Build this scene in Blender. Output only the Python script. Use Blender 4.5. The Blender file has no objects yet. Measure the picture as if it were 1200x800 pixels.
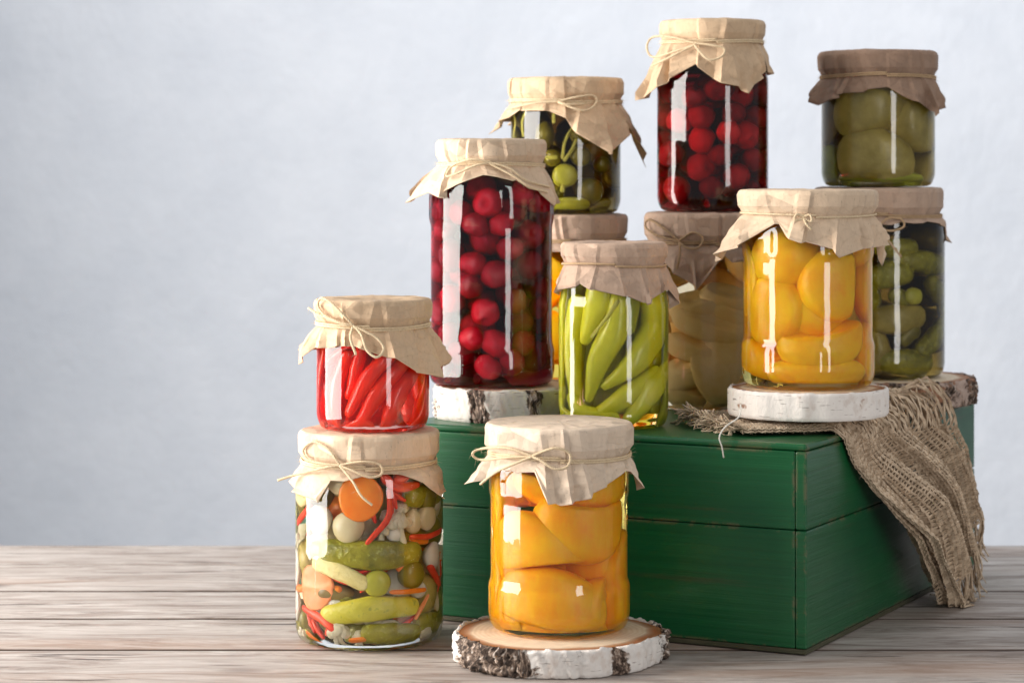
import bpy, math, random
import numpy as np
from mathutils import Vector, Matrix

PI = math.pi
random.seed(7)
rng = np.random.default_rng(11)
S = bpy.context.scene
C = S.collection

# ------------------------------------------------------------------ camera
H, F, HOR = 0.36, 2850.0, 200.0      # eye height, focal length in photo pixels, horizon row
cd = bpy.data.cameras.new('camera')
cam = bpy.data.objects.new('camera', cd); C.objects.link(cam)
cam.location = (0, 0, H); cam.rotation_euler = (PI/2, 0, 0)
cd.sensor_width = 36; cd.lens = F/1200*36; cd.shift_y = -(400-HOR)/1200
cd.clip_start = 0.05; cd.clip_end = 50
cd.dof.use_dof = True; cd.dof.focus_distance = 1.84; cd.dof.aperture_fstop = 9.0
S.camera = cam

# ------------------------------------------------------------------ world, lamps, exposure
w = bpy.data.worlds.new('World'); S.world = w; w.use_nodes = True
bg = w.node_tree.nodes['Background']
bg.inputs[0].default_value = (0.93, 0.955, 1.0, 1); bg.inputs[1].default_value = 0.25

def area(name, loc, target, sx, sy, power, col):
    l = bpy.data.lights.new(name, 'AREA'); l.shape = 'RECTANGLE'
    l.size = sx; l.size_y = sy; l.energy = power; l.color = col
    o = bpy.data.objects.new(name, l); C.objects.link(o)
    o.location = loc
    d = Vector(target)-Vector(loc)
    o.rotation_euler = d.to_track_quat('-Z', 'Y').to_euler()
    o['kind'] = 'helper'
    return o
area('window_light', (-1.35, 1.75, 0.45), (0.0, 1.50, 0.40), 1.12, 1.7, 76, (1.0, 0.955, 0.90))
area('narrow_window_light', (1.15, 0.12, 0.75), (0.1, 1.9, 0.30), 0.40, 1.6, 15, (1.0, 0.97, 0.94))
area('wall_fill_light', (0.6, 2.45, 1.95), (0.55, 3.75, 1.0), 3.0, .7, 27, (0.95, 0.975, 1.0))  # added fill aimed at the wall, stands in for room bounce

S.view_settings.view_transform = 'Standard'; S.view_settings.look = 'None'
S.view_settings.exposure = 0.10; S.view_settings.gamma = 1.0
S.view_settings.use_curve_mapping = False
S.render.engine = 'CYCLES'
S.cycles.use_denoising = True
S.cycles.max_bounces = 16; S.cycles.diffuse_bounces = 6; S.cycles.glossy_bounces = 4
S.cycles.transmission_bounces = 14; S.cycles.transparent_max_bounces = 48; S.cycles.volume_bounces = 0
S.cycles.sample_clamp_indirect = 40.0

# ------------------------------------------------------------------ object helpers
def mesh(verts, faces, smooth=True, uv=None):
    me = bpy.data.meshes.new('m')
    me.from_pydata([tuple(v) for v in verts], [], [tuple(int(i) for i in f) for f in faces])
    if uv is not None:
        l = me.uv_layers.new(name='UVMap')
        idx = np.empty(len(me.loops), dtype=np.int32); me.loops.foreach_get('vertex_index', idx)
        l.data.foreach_set('uv', np.asarray(uv, dtype=np.float32)[idx].ravel())
    if smooth: me.polygons.foreach_set('use_smooth', [True]*len(me.polygons))
    me.update()
    return me
def obj(name, me, mat=None, parent=None, loc=None, rot=None, scale=None):
    o = bpy.data.objects.new(name, me); C.objects.link(o)
    me.name = name
    if mat is not None and not me.materials: me.materials.append(mat)
    if parent is not None: o.parent = parent
    if loc is not None: o.location = loc
    if rot is not None: o.rotation_euler = rot
    if scale is not None: o.scale = scale
    return o
def thing(name, label, cat, loc=(0, 0, 0), rz=0, group=None):
    o = bpy.data.objects.new(name, None); C.objects.link(o)
    o.location = loc; o.rotation_euler = (0, 0, rz); o.empty_display_size = 0.02
    o['label'] = label; o['category'] = cat
    if group: o['group'] = group
    return o
def grid_faces(nr, nc, wrap=True, off=0):
    a = []
    m = nc if wrap else nc-1
    for i in range(nr-1):
        for j in range(m):
            k = (j+1) % nc
            a.append((off+i*nc+j, off+i*nc+k, off+(i+1)*nc+k, off+(i+1)*nc+j))
    return a
def box(x0, x1, y0, y1, z0, z1, bevel=0.0, cuts=0):
    import bmesh
    bm = bmesh.new(); bmesh.ops.create_cube(bm, size=1)
    for v in bm.verts:
        v.co = Vector((x0+(v.co.x+.5)*(x1-x0), y0+(v.co.y+.5)*(y1-y0), z0+(v.co.z+.5)*(z1-z0)))
    if bevel: bmesh.ops.bevel(bm, geom=bm.edges[:], offset=bevel, segments=3, affect='EDGES', profile=.5)
    me = bpy.data.meshes.new('m'); bm.to_mesh(me); bm.free()
    return me
def catmull(P, step):
    P = [np.array(p, float) for p in P]
    Q = [2*P[0]-P[1]]+P+[2*P[-1]-P[-2]]
    out = []
    for i in range(1, len(Q)-2):
        n = max(2, int(np.linalg.norm(Q[i+1]-Q[i])/step))
        for k in range(n):
            t = k/n
            out.append(.5*((2*Q[i])+(-Q[i-1]+Q[i+1])*t+(2*Q[i-1]-5*Q[i]+4*Q[i+1]-Q[i+2])*t*t+(-Q[i-1]+3*Q[i]-3*Q[i+1]+Q[i+2])*t**3))
    out.append(P[-1])
    return np.array(out)
def frames(P):
    T = np.gradient(P, axis=0); T /= np.linalg.norm(T, axis=1)[:, None]+1e-12
    n = np.cross(T[0], (0, 0, 1.0))
    if np.linalg.norm(n) < 1e-3: n = np.cross(T[0], (0, 1.0, 0))
    N = [n/np.linalg.norm(n)]
    for i in range(1, len(P)):
        v = N[-1]-T[i]*np.dot(N[-1], T[i]); N.append(v/(np.linalg.norm(v)+1e-12))
    N = np.array(N); return T, N, np.cross(T, N)
def sweep(P, rad, ns=6, off=0):
    """tube along P with radius per point; closed by fans"""
    T, N, B = frames(P)
    rad = np.broadcast_to(rad, (len(P),))
    a = np.arange(ns)*2*PI/ns
    V = P[:, None]+rad[:, None, None]*(np.cos(a)[None, :, None]*N[:, None]+np.sin(a)[None, :, None]*B[:, None])
    V = V.reshape(-1, 3)
    Fs = grid_faces(len(P), ns, True, off)
    Fs.append(tuple(off+i for i in range(ns))[::-1]); Fs.append(tuple(off+(len(P)-1)*ns+i for i in range(ns)))
    return V, Fs
def join(parts):
    V, Fs, o = [], [], 0
    for v, f in parts:
        V.append(v); Fs += [tuple(i+o for i in q) for q in f]; o += len(v)
    return np.vstack(V), Fs
def twine_geo(P, r=0.00075, pitch=0.006, seed=0, fuzz=0.35):
    rs = random.Random(seed)
    T, N, B = frames(P)
    s = np.concatenate([[0], np.cumsum(np.linalg.norm(np.diff(P, axis=0), axis=1))])
    out = []
    for k in range(3):
        ph = 2*PI*s/pitch+k*2*PI/3
        Q = P+r*.55*(np.cos(ph)[:, None]*N+np.sin(ph)[:, None]*B)
        out.append(sweep(Q, r*.56, 5))
    L = s[-1]
    for _ in range(int(L*fuzz*1000)):
        i = rs.randrange(len(P)); l = rs.uniform(.0015, .005)
        d = rs.uniform(-1, 1)*N[i]+rs.uniform(-1, 1)*B[i]; d /= np.linalg.norm(d)+1e-9
        e = P[i]+d*r*.8; t = T[i]*rs.uniform(-1, 1)
        out.append(sweep(np.array([e, e+(d*.5+t*.6)*l*.5, e+(d+t*.8+np.array([0, 0, -rs.random()*.5]))*l]), [.00009, .00008, .00003], 3))
    return join(out)
def vnoise(x, y, seed=0):
    """smooth 2D value noise, numpy"""
    xi = np.floor(x).astype(int); yi = np.floor(y).astype(int); fx = x-xi; fy = y-yi
    def h(a, b):
        n = (a*374761393+b*668265263+seed*1442695041) & 0x7fffffff
        n = ((n ^ (n >> 13))*1274126177) & 0x7fffffff
        return ((n ^ (n >> 16)) & 0xffff)/65535.0
    fx = fx*fx*(3-2*fx); fy = fy*fy*(3-2*fy)
    return (h(xi, yi)*(1-fx)+h(xi+1, yi)*fx)*(1-fy)+(h(xi, yi+1)*(1-fx)+h(xi+1, yi+1)*fx)*fy
def at(px, py, Y):
    return np.array([(px-600)/F*Y, Y, H-(py-HOR)/F*Y])

# ------------------------------------------------------------------ material helpers
def mat(name):
    m = bpy.data.materials.new(name); m.use_nodes = True
    nt = m.node_tree; nt.nodes.clear()
    return m, nt
def nd(nt, t, **k):
    n = nt.nodes.new(t)
    for a, b in k.items():
        if a.startswith('i_'):
            n.inputs[int(a[2:])].default_value = b
        else: setattr(n, a, b)
    return n
def ln(nt, a, b): nt.links.new(a, b)
def principled(nt, rough=.5, spec=.5, **k):
    p = nd(nt, 'ShaderNodeBsdfPrincipled'); o = nd(nt, 'ShaderNodeOutputMaterial')
    p.inputs['Roughness'].default_value = rough; p.inputs['Specular IOR Level'].default_value = spec
    ln(nt, p.outputs[0], o.inputs[0]); return p
def coords(nt, scale=(1, 1, 1), src='Object', loc=(0, 0, 0), rot=(0, 0, 0)):
    t = nd(nt, 'ShaderNodeTexCoord'); m = nd(nt, 'ShaderNodeMapping')
    m.inputs['Scale'].default_value = scale; m.inputs['Location'].default_value = loc; m.inputs['Rotation'].default_value = rot
    ln(nt, t.outputs[src], m.inputs[0]); return m.outputs[0]
def noise(nt, vec, scale, detail=4, rough=.55, dist=0.0):
    n = nd(nt, 'ShaderNodeTexNoise'); ln(nt, vec, n.inputs['Vector'])
    n.inputs['Scale'].default_value = scale; n.inputs['Detail'].default_value = detail
    n.inputs['Roughness'].default_value = rough; n.inputs['Distortion'].default_value = dist
    return n.outputs[0]
def ramp(nt, fac, stops, interp='LINEAR'):
    r = nd(nt, 'ShaderNodeValToRGB'); ln(nt, fac, r.inputs[0]); cr = r.color_ramp; cr.interpolation = interp
    while len(cr.elements) < len(stops): cr.elements.new(.5)
    for e, (p, c) in zip(cr.elements, stops):
        e.position = p; e.color = (c, c, c, 1) if isinstance(c, (int, float)) else (*c, 1)
    return r.outputs[0]
def mixc(nt, fac, a, b, mode='MIX'):
    m = nd(nt, 'ShaderNodeMix', data_type='RGBA', blend_type=mode)
    for s, v in ((0, fac), (6, a), (7, b)):
        if isinstance(v, (int, float)): m.inputs[s].default_value = v
        elif isinstance(v, tuple): m.inputs[s].default_value = (*v, 1)
        else: ln(nt, v, m.inputs[s])
    return m.outputs[2]
def bump(nt, p, h, strength=.3, dist=.001):
    b = nd(nt, 'ShaderNodeBump'); b.inputs['Strength'].default_value = strength; b.inputs['Distance'].default_value = dist
    ln(nt, h, b.inputs['Height']); ln(nt, b.outputs[0], p.inputs['Normal']); return b
def math_(nt, op, a, b=None, clamp=False):
    m = nd(nt, 'ShaderNodeMath', operation=op, use_clamp=clamp)
    for i, v in enumerate((a, b)):
        if v is None: continue
        if isinstance(v, (int, float)): m.inputs[i].default_value = v
        else: ln(nt, v, m.inputs[i])
    return m.outputs[0]

# plaster wall
M_WALL, nt = mat('plaster'); p = principled(nt, .85, .2)
v = coords(nt)
n1 = noise(nt, v, 3.0, 3); n2 = noise(nt, v, 38, 5, .6)
c = mixc(nt, ramp(nt, noise(nt, v, 7, 5, .65), [(.35, 0), (.7, 1)]), (.70, .735, .80), (.78, .81, .87)); ln(nt, c, p.inputs['Base Color'])
v2 = coords(nt, (1, 1, .5)); n3 = noise(nt, v2, 16, 4, .6, .8)
bump(nt, p, mixc(nt, .5, n2, n3), .45, .013)

# weathered planks
def wood_mat():
    m, nt = mat('weathered wood'); p = principled(nt, .62, .3)
    oi = nd(nt, 'ShaderNodeObjectInfo')
    tc = nd(nt, 'ShaderNodeTexCoord')
    add = nd(nt, 'ShaderNodeVectorMath', operation='ADD')
    mul = nd(nt, 'ShaderNodeMath', operation='MULTIPLY'); mul.inputs[1].default_value = 7.0
    ln(nt, oi.outputs['Random'], mul.inputs[0])
    ln(nt, tc.outputs['Object'], add.inputs[0]); ln(nt, mul.outputs[0], add.inputs[1])
    # wobble so the grain is not ruler-straight
    wb = nd(nt, 'ShaderNodeTexNoise'); wb.inputs['Scale'].default_value = 3.2; wb.inputs['Detail'].default_value = 2
    ln(nt, add.outputs[0], wb.inputs['Vector'])
    sc = nd(nt, 'ShaderNodeVectorMath', operation='MULTIPLY_ADD')
    ln(nt, wb.outputs['Color'], sc.inputs[0]); sc.inputs[1].default_value = (0, .035, 0); ln(nt, add.outputs[0], sc.inputs[2])
    def mp(scale):
        q = nd(nt, 'ShaderNodeMapping'); q.inputs['Scale'].default_value = scale; ln(nt, sc.outputs[0], q.inputs[0]); return q.outputs[0]
    fine = noise(nt, mp((26, 190, 60)), 1.0, 6, .7)
    mid = noise(nt, mp((6.5, 40, 20)), 1.0, 8, .76, 1.2)
    big = noise(nt, mp((1.6, 9, 5)), 1.0, 4, .6, .5)
    c1 = ramp(nt, mid, [(.30, (.12, .09, .072)), (.41, (.30, .25, .222)), (.52, (.46, .41, .375)), (.68, (.62, .575, .54))])
    c2 = mixc(nt, ramp(nt, fine, [(.35, .45), (.6, 0)]), c1, (.30, .235, .20))
    c3 = mixc(nt, ramp(nt, big, [(.52, 0), (.70, .6)]), c2, (.34, .20, .13))
    c4 = mixc(nt, ramp(nt, noise(nt, mp((5.5, 80, 20)), 1.0, 4, .6), [(.63, 0), (.66, .85)]), c3, (.075, .05, .04))
    # knots
    vo = nd(nt, 'ShaderNodeTexVoronoi'); vo.inputs['Scale'].default_value = 1.0
    ln(nt, mp((4.2, 9.5, .1)), vo.inputs['Vector'])
    kn = ramp(nt, vo.outputs['Distance'], [(.03, .9), (.06, .5), (.12, 0)])
    c5 = mixc(nt, kn, c4, (.09, .052, .035))
    sz = nd(nt, 'ShaderNodeSeparateXYZ'); ln(nt, tc.outputs['Object'], sz.inputs[0])
    joint = ramp(nt, math_(nt, 'MULTIPLY_ADD', sz.outputs['Z'], 400.0), [(.0, 1), (.75, .85), (.97, 0)]); nt.nodes[-2].inputs[2].default_value = 1.0
    c5 = mixc(nt, joint, c5, (.045, .026, .018))
    ln(nt, c5, p.inputs['Base Color'])
    h = mixc(nt, .5, fine, mid)
    bump(nt, p, h, .6, .0015)
    ln(nt, ramp(nt, mid, [(.3, .75), (.7, .5)]), p.inputs['Roughness'])
    return m
M_WOOD = wood_mat()

# green paint
def paint_mat():
    m, nt = mat('green paint'); p = principled(nt, .34, .45)
    v = coords(nt, (1, 1, 1)); grain = noise(nt, coords(nt, (3, 3, 190)), 1.0, 4, .6, .3)
    blotch = noise(nt, v, 9, 3, .55)
    c = mixc(nt, grain, (.003, .058, .017), (.009, .130, .040))
    c = mixc(nt, ramp(nt, blotch, [(.4, 0), (.75, .45)]), c, (.004, .055, .032))
    g2 = noise(nt, coords(nt, (5, 5, 130), loc=(3, 1, 2)), 1.0, 5, .7, .4)
    c = mixc(nt, ramp(nt, g2, [(.60, 0), (.68, .6)]), c, (.040, .065, .028))
    # worn edges: bevelled normals differ from the flat ones there
    bv = nd(nt, 'ShaderNodeBevel', samples=4); bv.inputs['Radius'].default_value = .004
    ge = nd(nt, 'ShaderNodeNewGeometry')
    dt = nd(nt, 'ShaderNodeVectorMath', operation='DOT_PRODUCT'); ln(nt, bv.outputs[0], dt.inputs[0]); ln(nt, ge.outputs['Normal'], dt.inputs[1])
    edge = math_(nt, 'SUBTRACT', 1.0, dt.outputs['Value'])
    wn = noise(nt, v, 28, 6, .72)
    wear = math_(nt, 'MULTIPLY', ramp(nt, edge, [(.01, 0), (.06, 1)]), ramp(nt, wn, [(.50, 0), (.55, 1)]))
    c = mixc(nt, math_(nt, 'MULTIPLY', wear, .75), c, (.20, .135, .075))
    ln(nt, c, p.inputs['Base Color'])
    ln(nt, ramp(nt, blotch, [(.3, .28), (.7, .45)]), p.inputs['Roughness'])
    bump(nt, p, mixc(nt, .4, grain, g2), .6, .0015)
    return m
M_PAINT = paint_mat()
M_RAW, nt = mat('raw box edge'); p = principled(nt, .7, .3)
c = mixc(nt, noise(nt, coords(nt, (1, 1, 8)), 60, 4), (.02, .035, .018), (.12, .10, .06)); ln(nt, c, p.inputs['Base Color'])

# paper
def paper_mat(name, col, tr=.06):
    m, nt = mat(name); p = principled(nt, .8, .25)
    v = coords(nt)
    fib = noise(nt, coords(nt, (1, 1, .35)), 420, 3, .6)
    blot = noise(nt, v, 30, 3)
    sp = noise(nt, coords(nt, (1, 1, .5), loc=(5, 2, 1)), 800, 2, .5)
    d = tuple(x*.84 for x in col); l = tuple(min(1, x*1.10) for x in col)
    c = mixc(nt, fib, d, l); c = mixc(nt, ramp(nt, blot, [(.4, 0), (.8, .35)]), c, tuple(x*.86 for x in col))
    c = mixc(nt, ramp(nt, sp, [(.66, 0), (.72, .45)]), c, tuple(x*.45 for x in col))
    c = mixc(nt, ramp(nt, noise(nt, v, 14, 2), [(.55, 0), (.75, .3)]), c, tuple(x*.72 for x in col))
    hs = []
    for sc_, kk in ((48, .38), (105, .30)):
        vo = nd(nt, 'ShaderNodeTexVoronoi'); vo.inputs['Scale'].default_value = sc_; ln(nt, v, vo.inputs['Vector'])
        sb = nd(nt, 'ShaderNodeVectorMath', operation='SUBTRACT'); ln(nt, v, sb.inputs[0]); ln(nt, vo.outputs['Position'], sb.inputs[1])
        cb = nd(nt, 'ShaderNodeVectorMath', operation='SUBTRACT'); ln(nt, vo.outputs['Color'], cb.inputs[0]); cb.inputs[1].default_value = (.5, .5, .5)
        dp = nd(nt, 'ShaderNodeVectorMath', operation='DOT_PRODUCT'); ln(nt, sb.outputs[0], dp.inputs[0]); ln(nt, cb.outputs[0], dp.inputs[1])
        hs.append(math_(nt, 'MULTIPLY', dp.outputs['Value'], kk))
    hh = math_(nt, 'ADD', hs[0], hs[1])
    hh = math_(nt, 'ADD', hh, math_(nt, 'MULTIPLY', noise(nt, v, 150, 4, .6), .0005))
    ln(nt, c, p.inputs['Base Color'])
    bump(nt, p, hh, 1.0, 1.0)
    return m
PAPER = {'cream': paper_mat('cream kraft paper', (.70, .56, .43)),
         'kraft': paper_mat('kraft paper', (.62, .445, .29)),
         'warm': paper_mat('warm kraft paper', (.66, .50, .355)),
         'pink': paper_mat('shade-tinted pinkish kraft', (.50, .355, .265)),  # pinkish kraft, distance shade of the rear caps darkened into its colour
         'brown': paper_mat('shade-tinted brown kraft', (.34, .225, .16))}  # same kraft darker still, shade on the top right cap put into the colour
def twine_mat(name, a, b):
    m, nt = mat(name); p = principled(nt, .85, .15)
    ln(nt, mixc(nt, noise(nt, coords(nt), 700, 3), a, b), p.inputs['Base Color']); return m
M_TWINE = twine_mat('jute twine', (.50, .36, .20), (.86, .72, .52))
M_TWINED = twine_mat('brown jute twine', (.34, .22, .12), (.60, .43, .27))
M_WHITE = twine_mat('white thread', (.75, .70, .62), (.9, .87, .8))
M_BURLAP, nt = mat('burlap'); p = principled(nt, .9, .1)
c = mixc(nt, ramp(nt, noise(nt, coords(nt), 120, 4, .7), [(.3, 0), (.7, 1)]), (.34, .25, .17), (.76, .61, .45)); ln(nt, c, p.inputs['Base Color'])

# glass: one refracting body, its liquid a tinted volume inside it
def glass_mat(name, ior=1.36):
    m, nt = mat(name)
    o = nd(nt, 'ShaderNodeOutputMaterial')
    g = nd(nt, 'ShaderNodeBsdfGlass'); g.inputs['Roughness'].default_value = 0.0; g.inputs['IOR'].default_value = ior
    g.inputs['Color'].default_value = (.995, 1.0, .998, 1)
    gl = nd(nt, 'ShaderNodeBsdfGlossy'); gl.inputs['Roughness'].default_value = .01
    mx = nd(nt, 'ShaderNodeMixShader')
    ge = nd(nt, 'ShaderNodeNewGeometry')
    ln(nt, math_(nt, 'MULTIPLY', math_(nt, 'SUBTRACT', 1.0, ge.outputs['Backfacing']), .03), mx.inputs[0])
    b = nd(nt, 'ShaderNodeBump'); b.inputs['Strength'].default_value = .3; b.inputs['Distance'].default_value = .0006
    ln(nt, noise(nt, coords(nt, (1, 1, .45)), 70, 2), b.inputs['Height']); ln(nt, b.outputs[0], gl.inputs['Normal']); ln(nt, b.outputs[0], g.inputs['Normal'])
    ln(nt, g.outputs[0], mx.inputs[1]); ln(nt, gl.outputs[0], mx.inputs[2]); ln(nt, mx.outputs[0], o.inputs[0])
    return m
M_GLASS = glass_mat('clear glass')
def liquid_mat(name, col, dens):
    m, nt = mat(name); o = nd(nt, 'ShaderNodeOutputMaterial')
    tr = nd(nt, 'ShaderNodeBsdfTransparent'); ln(nt, tr.outputs[0], o.inputs[0])
    va = nd(nt, 'ShaderNodeVolumeAbsorption'); va.inputs['Color'].default_value = (*col, 1); va.inputs['Density'].default_value = dens
    ln(nt, va.outputs[0], o.inputs['Volume']); return m

def food(name, a, b, rough=.35, spec=.3, scale=60, sss=0.0, sr=(1, .4, .2), bumpy=.0, bscale=200, spots=None, emis=None):
    m, nt = mat(name); p = principled(nt, rough, spec)
    v = coords(nt)
    c = mixc(nt, ramp(nt, noise(nt, v, scale, 4, .6), [(.3, 0), (.7, 1)]), a, b)
    if spots:
        c = mixc(nt, ramp(nt, noise(nt, v, scale*4, 2), [(.62, 0), (.70, .6)]), c, spots)
    ln(nt, c, p.inputs['Base Color'])
    if sss:
        p.inputs['Subsurface Weight'].default_value = sss; p.inputs['Subsurface Radius'].default_value = sr
        p.inputs['Subsurface Scale'].default_value = .010
    if bumpy: bump(nt, p, noise(nt, v, bscale, 3), bumpy, .0012)
    return m
def food_var(m, lo=.55, hi=1.1):
    nt = m.node_tree; p = [n for n in nt.nodes if n.type == 'BSDF_PRINCIPLED'][0]
    src = p.inputs['Base Color'].links[0].from_socket
    oi = nd(nt, 'ShaderNodeObjectInfo'); g = ramp(nt, oi.outputs['Random'], [(0, lo), (1, hi)])
    ln(nt, mixc(nt, 1.0, src, g, 'MULTIPLY'), p.inputs['Base Color'])
FD = {
 'peach': food('peach flesh', (1.0, .37, .001), (1.0, .54, .006), .34, .35, 30, .35, (1, .45, .1), .3, 240),
 'apricot': food('yellow peach flesh', (1.0, .44, .002), (1.0, .61, .010), .34, .35, 30, .35, (1, .5, .1), .3, 240),
 'cherry': food('cherry skin', (.40, .004, .020), (.80, .020, .050), .2, .6, 90, .2, (1, .1, .1), .35, 130),
 'berry': food('red berry skin', (.50, .008, .010), (.85, .03, .03), .35, .4, 90, .2, (1, .1, .1), .5, 160),
 'redpepper': food('red pepper skin', (.86, .014, .002), (.98, .045, .006), .22, .5, 25, .2, (1, .15, .08)),
 'redstrip': food('red pepper strip', (.75, .03, .01), (.95, .10, .03), .3, .4, 40),
 'greenpepper': food('pale green pepper skin', (.56, .56, .015), (.78, .74, .05), .25, .45, 22, .25, (.6, .8, .2)),
 'greenpepper_dark': food('olive pepper skin', (.24, .27, .012), (.42, .44, .03), .3, .4, 22),
 'gherkin': food('gherkin skin', (.17, .165, .006), (.42, .38, .025), .3, .45, 60, 0, (1, 1, 1), 1.0, 210, (.5, .52, .12)),
 'gherkin_light': food('pale gherkin skin', (.52, .48, .02), (.70, .64, .07), .3, .45, 45, 0, (1, 1, 1), .6, 240, (.25, .3, .03)),
 'cucumber': food('pickled cucumber skin', (.26, .20, .025), (.52, .41, .10), .3, .45, 40, 0, (1, 1, 1), .5, 120),
 'cucumber_brown': food('brownish cucumber skin', (.18, .12, .03), (.30, .22, .06), .3, .4, 30),
 'olive': food('dark olive skin', (.14, .115, .008), (.28, .235, .016), .3, .4, 40),
 'olive_light': food('yellow olive skin', (.40, .40, .03), (.62, .58, .07), .3, .4, 40),
 'stem': food('pale stem', (.45, .42, .06), (.62, .56, .12), .4, .3, 40),
 'onion': food('pearl onion', (.74, .70, .58), (.88, .84, .74), .25, .5, 30, .2, (1, .9, .6)),
 'onion_beige': food('beige onion', (.62, .52, .30), (.76, .66, .42), .25, .5, 30, .2, (1, .9, .6)),
 'cauliflower': food('cauliflower', (.70, .62, .40), (.86, .80, .60), .5, .2, 60, .2, (1, .9, .6), .8, 420),
 'corn': food('baby corn', (.80, .66, .24), (.90, .80, .42), .4, .3, 60, 0, (1, 1, 1), .9, 330),
 'carrot': food('carrot slice', (1.0, .20, .008), (1.0, .30, .03), .3, .4, 70, .2, (1, .4, .1)),
 'carrot_pale': food('pale carrot slice', (.90, .27, .08), (.98, .40, .16), .3, .4, 70),
 'pear': food('pear flesh', (.86, .58, .20), (.95, .72, .32), .4, .3, 35, 0, (1, 1, 1), .3, 120),
}
food_var(FD['cherry'], .4, 1.3); food_var(FD['berry'], .25, 1.25)
LQ = {
 'syrup': liquid_mat('peach syrup', (1.0, .86, .02), 20),
 'syrup2': liquid_mat('yellow syrup', (1.0, .88, .02), 20),
 'juice': liquid_mat('cherry juice', (.70, .012, .26), 98),
 'juice2': liquid_mat('red juice', (.72, .012, .14), 92),
 'pink': liquid_mat('pepper brine', (1.0, .28, .15), 18),
 'brine': liquid_mat('clear brine', (.97, .95, .75), 5),
 'green': liquid_mat('green brine', (.99, .93, .15), 15),
 'olive': liquid_mat('dark green brine', (.66, .55, .12), 50),
 'amber': liquid_mat('amber syrup', (.98, .74, .22), 7),
 'olive2': liquid_mat('olive brine', (.84, .72, .28), 24),
}

# ------------------------------------------------------------------ setting
wall = obj('wall', box(-4.5, 4.5, 3.75, 3.85, -1.6, 3.2), M_WALL); wall['kind'] = 'structure'
tab = bpy.data.objects.new('table', None); C.objects.link(tab); tab['kind'] = 'structure'
seams = [1.575, 1.700, 1.832, 1.958, 2.085, 2.226, 2.345]
for k in range(len(seams)-1):
    y0, y1 = seams[k], seams[k+1]
    L = 1.15
    me = box(-.58, -.58+L*1.5, -(y1-y0)/2+.0019, (y1-y0)/2-.0019, -.028, 0, .0024)
    o = obj('plank', me, M_WOOD, tab, loc=(0, (y0+y1)/2, -.0006*((k*3) % 4)/3))
    o['kind'] = 'structure'
under = obj('table_frame', box(-.55, 1.1, 1.60, 2.30, -.055, -.030), M_WOOD, tab); under['kind'] = 'structure'

# ------------------------------------------------------------------ green box
PHI = math.radians(27.2)
BX, BY = .2186, 1.806
BW, BD, BZ = .346, .434, .157
gb = thing('wooden_box', 'low green painted wooden box with a lid seam and worn corners under the jars', 'box', (BX, BY, 0), -PHI)
def b_loc(x, y, z=0):   # box frame to world
    return np.array([BX+x*math.cos(PHI)+y*math.sin(PHI), BY-x*math.sin(PHI)+y*math.cos(PHI), z])
def b_inv(X, Y):
    dx, dy = X-BX, Y-BY
    return dx*math.cos(PHI)-dy*math.sin(PHI), dx*math.sin(PHI)+dy*math.cos(PHI)
SE = .0925; T = .009
base = obj('base', box(-BW+.002, -.0005, .0005, BD-.002, 0.0004, .0042, .0008), M_RAW, gb)
lid = obj('lid', box(-BW, 0, 0, BD, BZ-.0055, BZ, .0022), M_PAINT, gb)
for (par, z0, z1) in ((base, .0045, SE-.0003), (lid, SE+.0003, BZ-.0058)):
    obj('side_panel', box(-T, 0, 0, BD, z0, z1, .0016), M_PAINT, par)
    obj('side_panel', box(-BW, -BW+T, 0, BD, z0, z1, .0016), M_PAINT, par)
    obj('front_panel', box(-BW+T+.0003, -T-.0004, .0004, T, z0, z1, .0010), M_PAINT, par)
    obj('back_panel', box(-BW+T+.0003, -T-.0004, BD-T, BD-.0004, z0, z1, .0010), M_PAINT, par)
    obj('lining', box(-BW+T+.001, -T-.001, T+.001, BD-T-.001, z0+.001, z1-.001), M_RAW, par)

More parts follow.
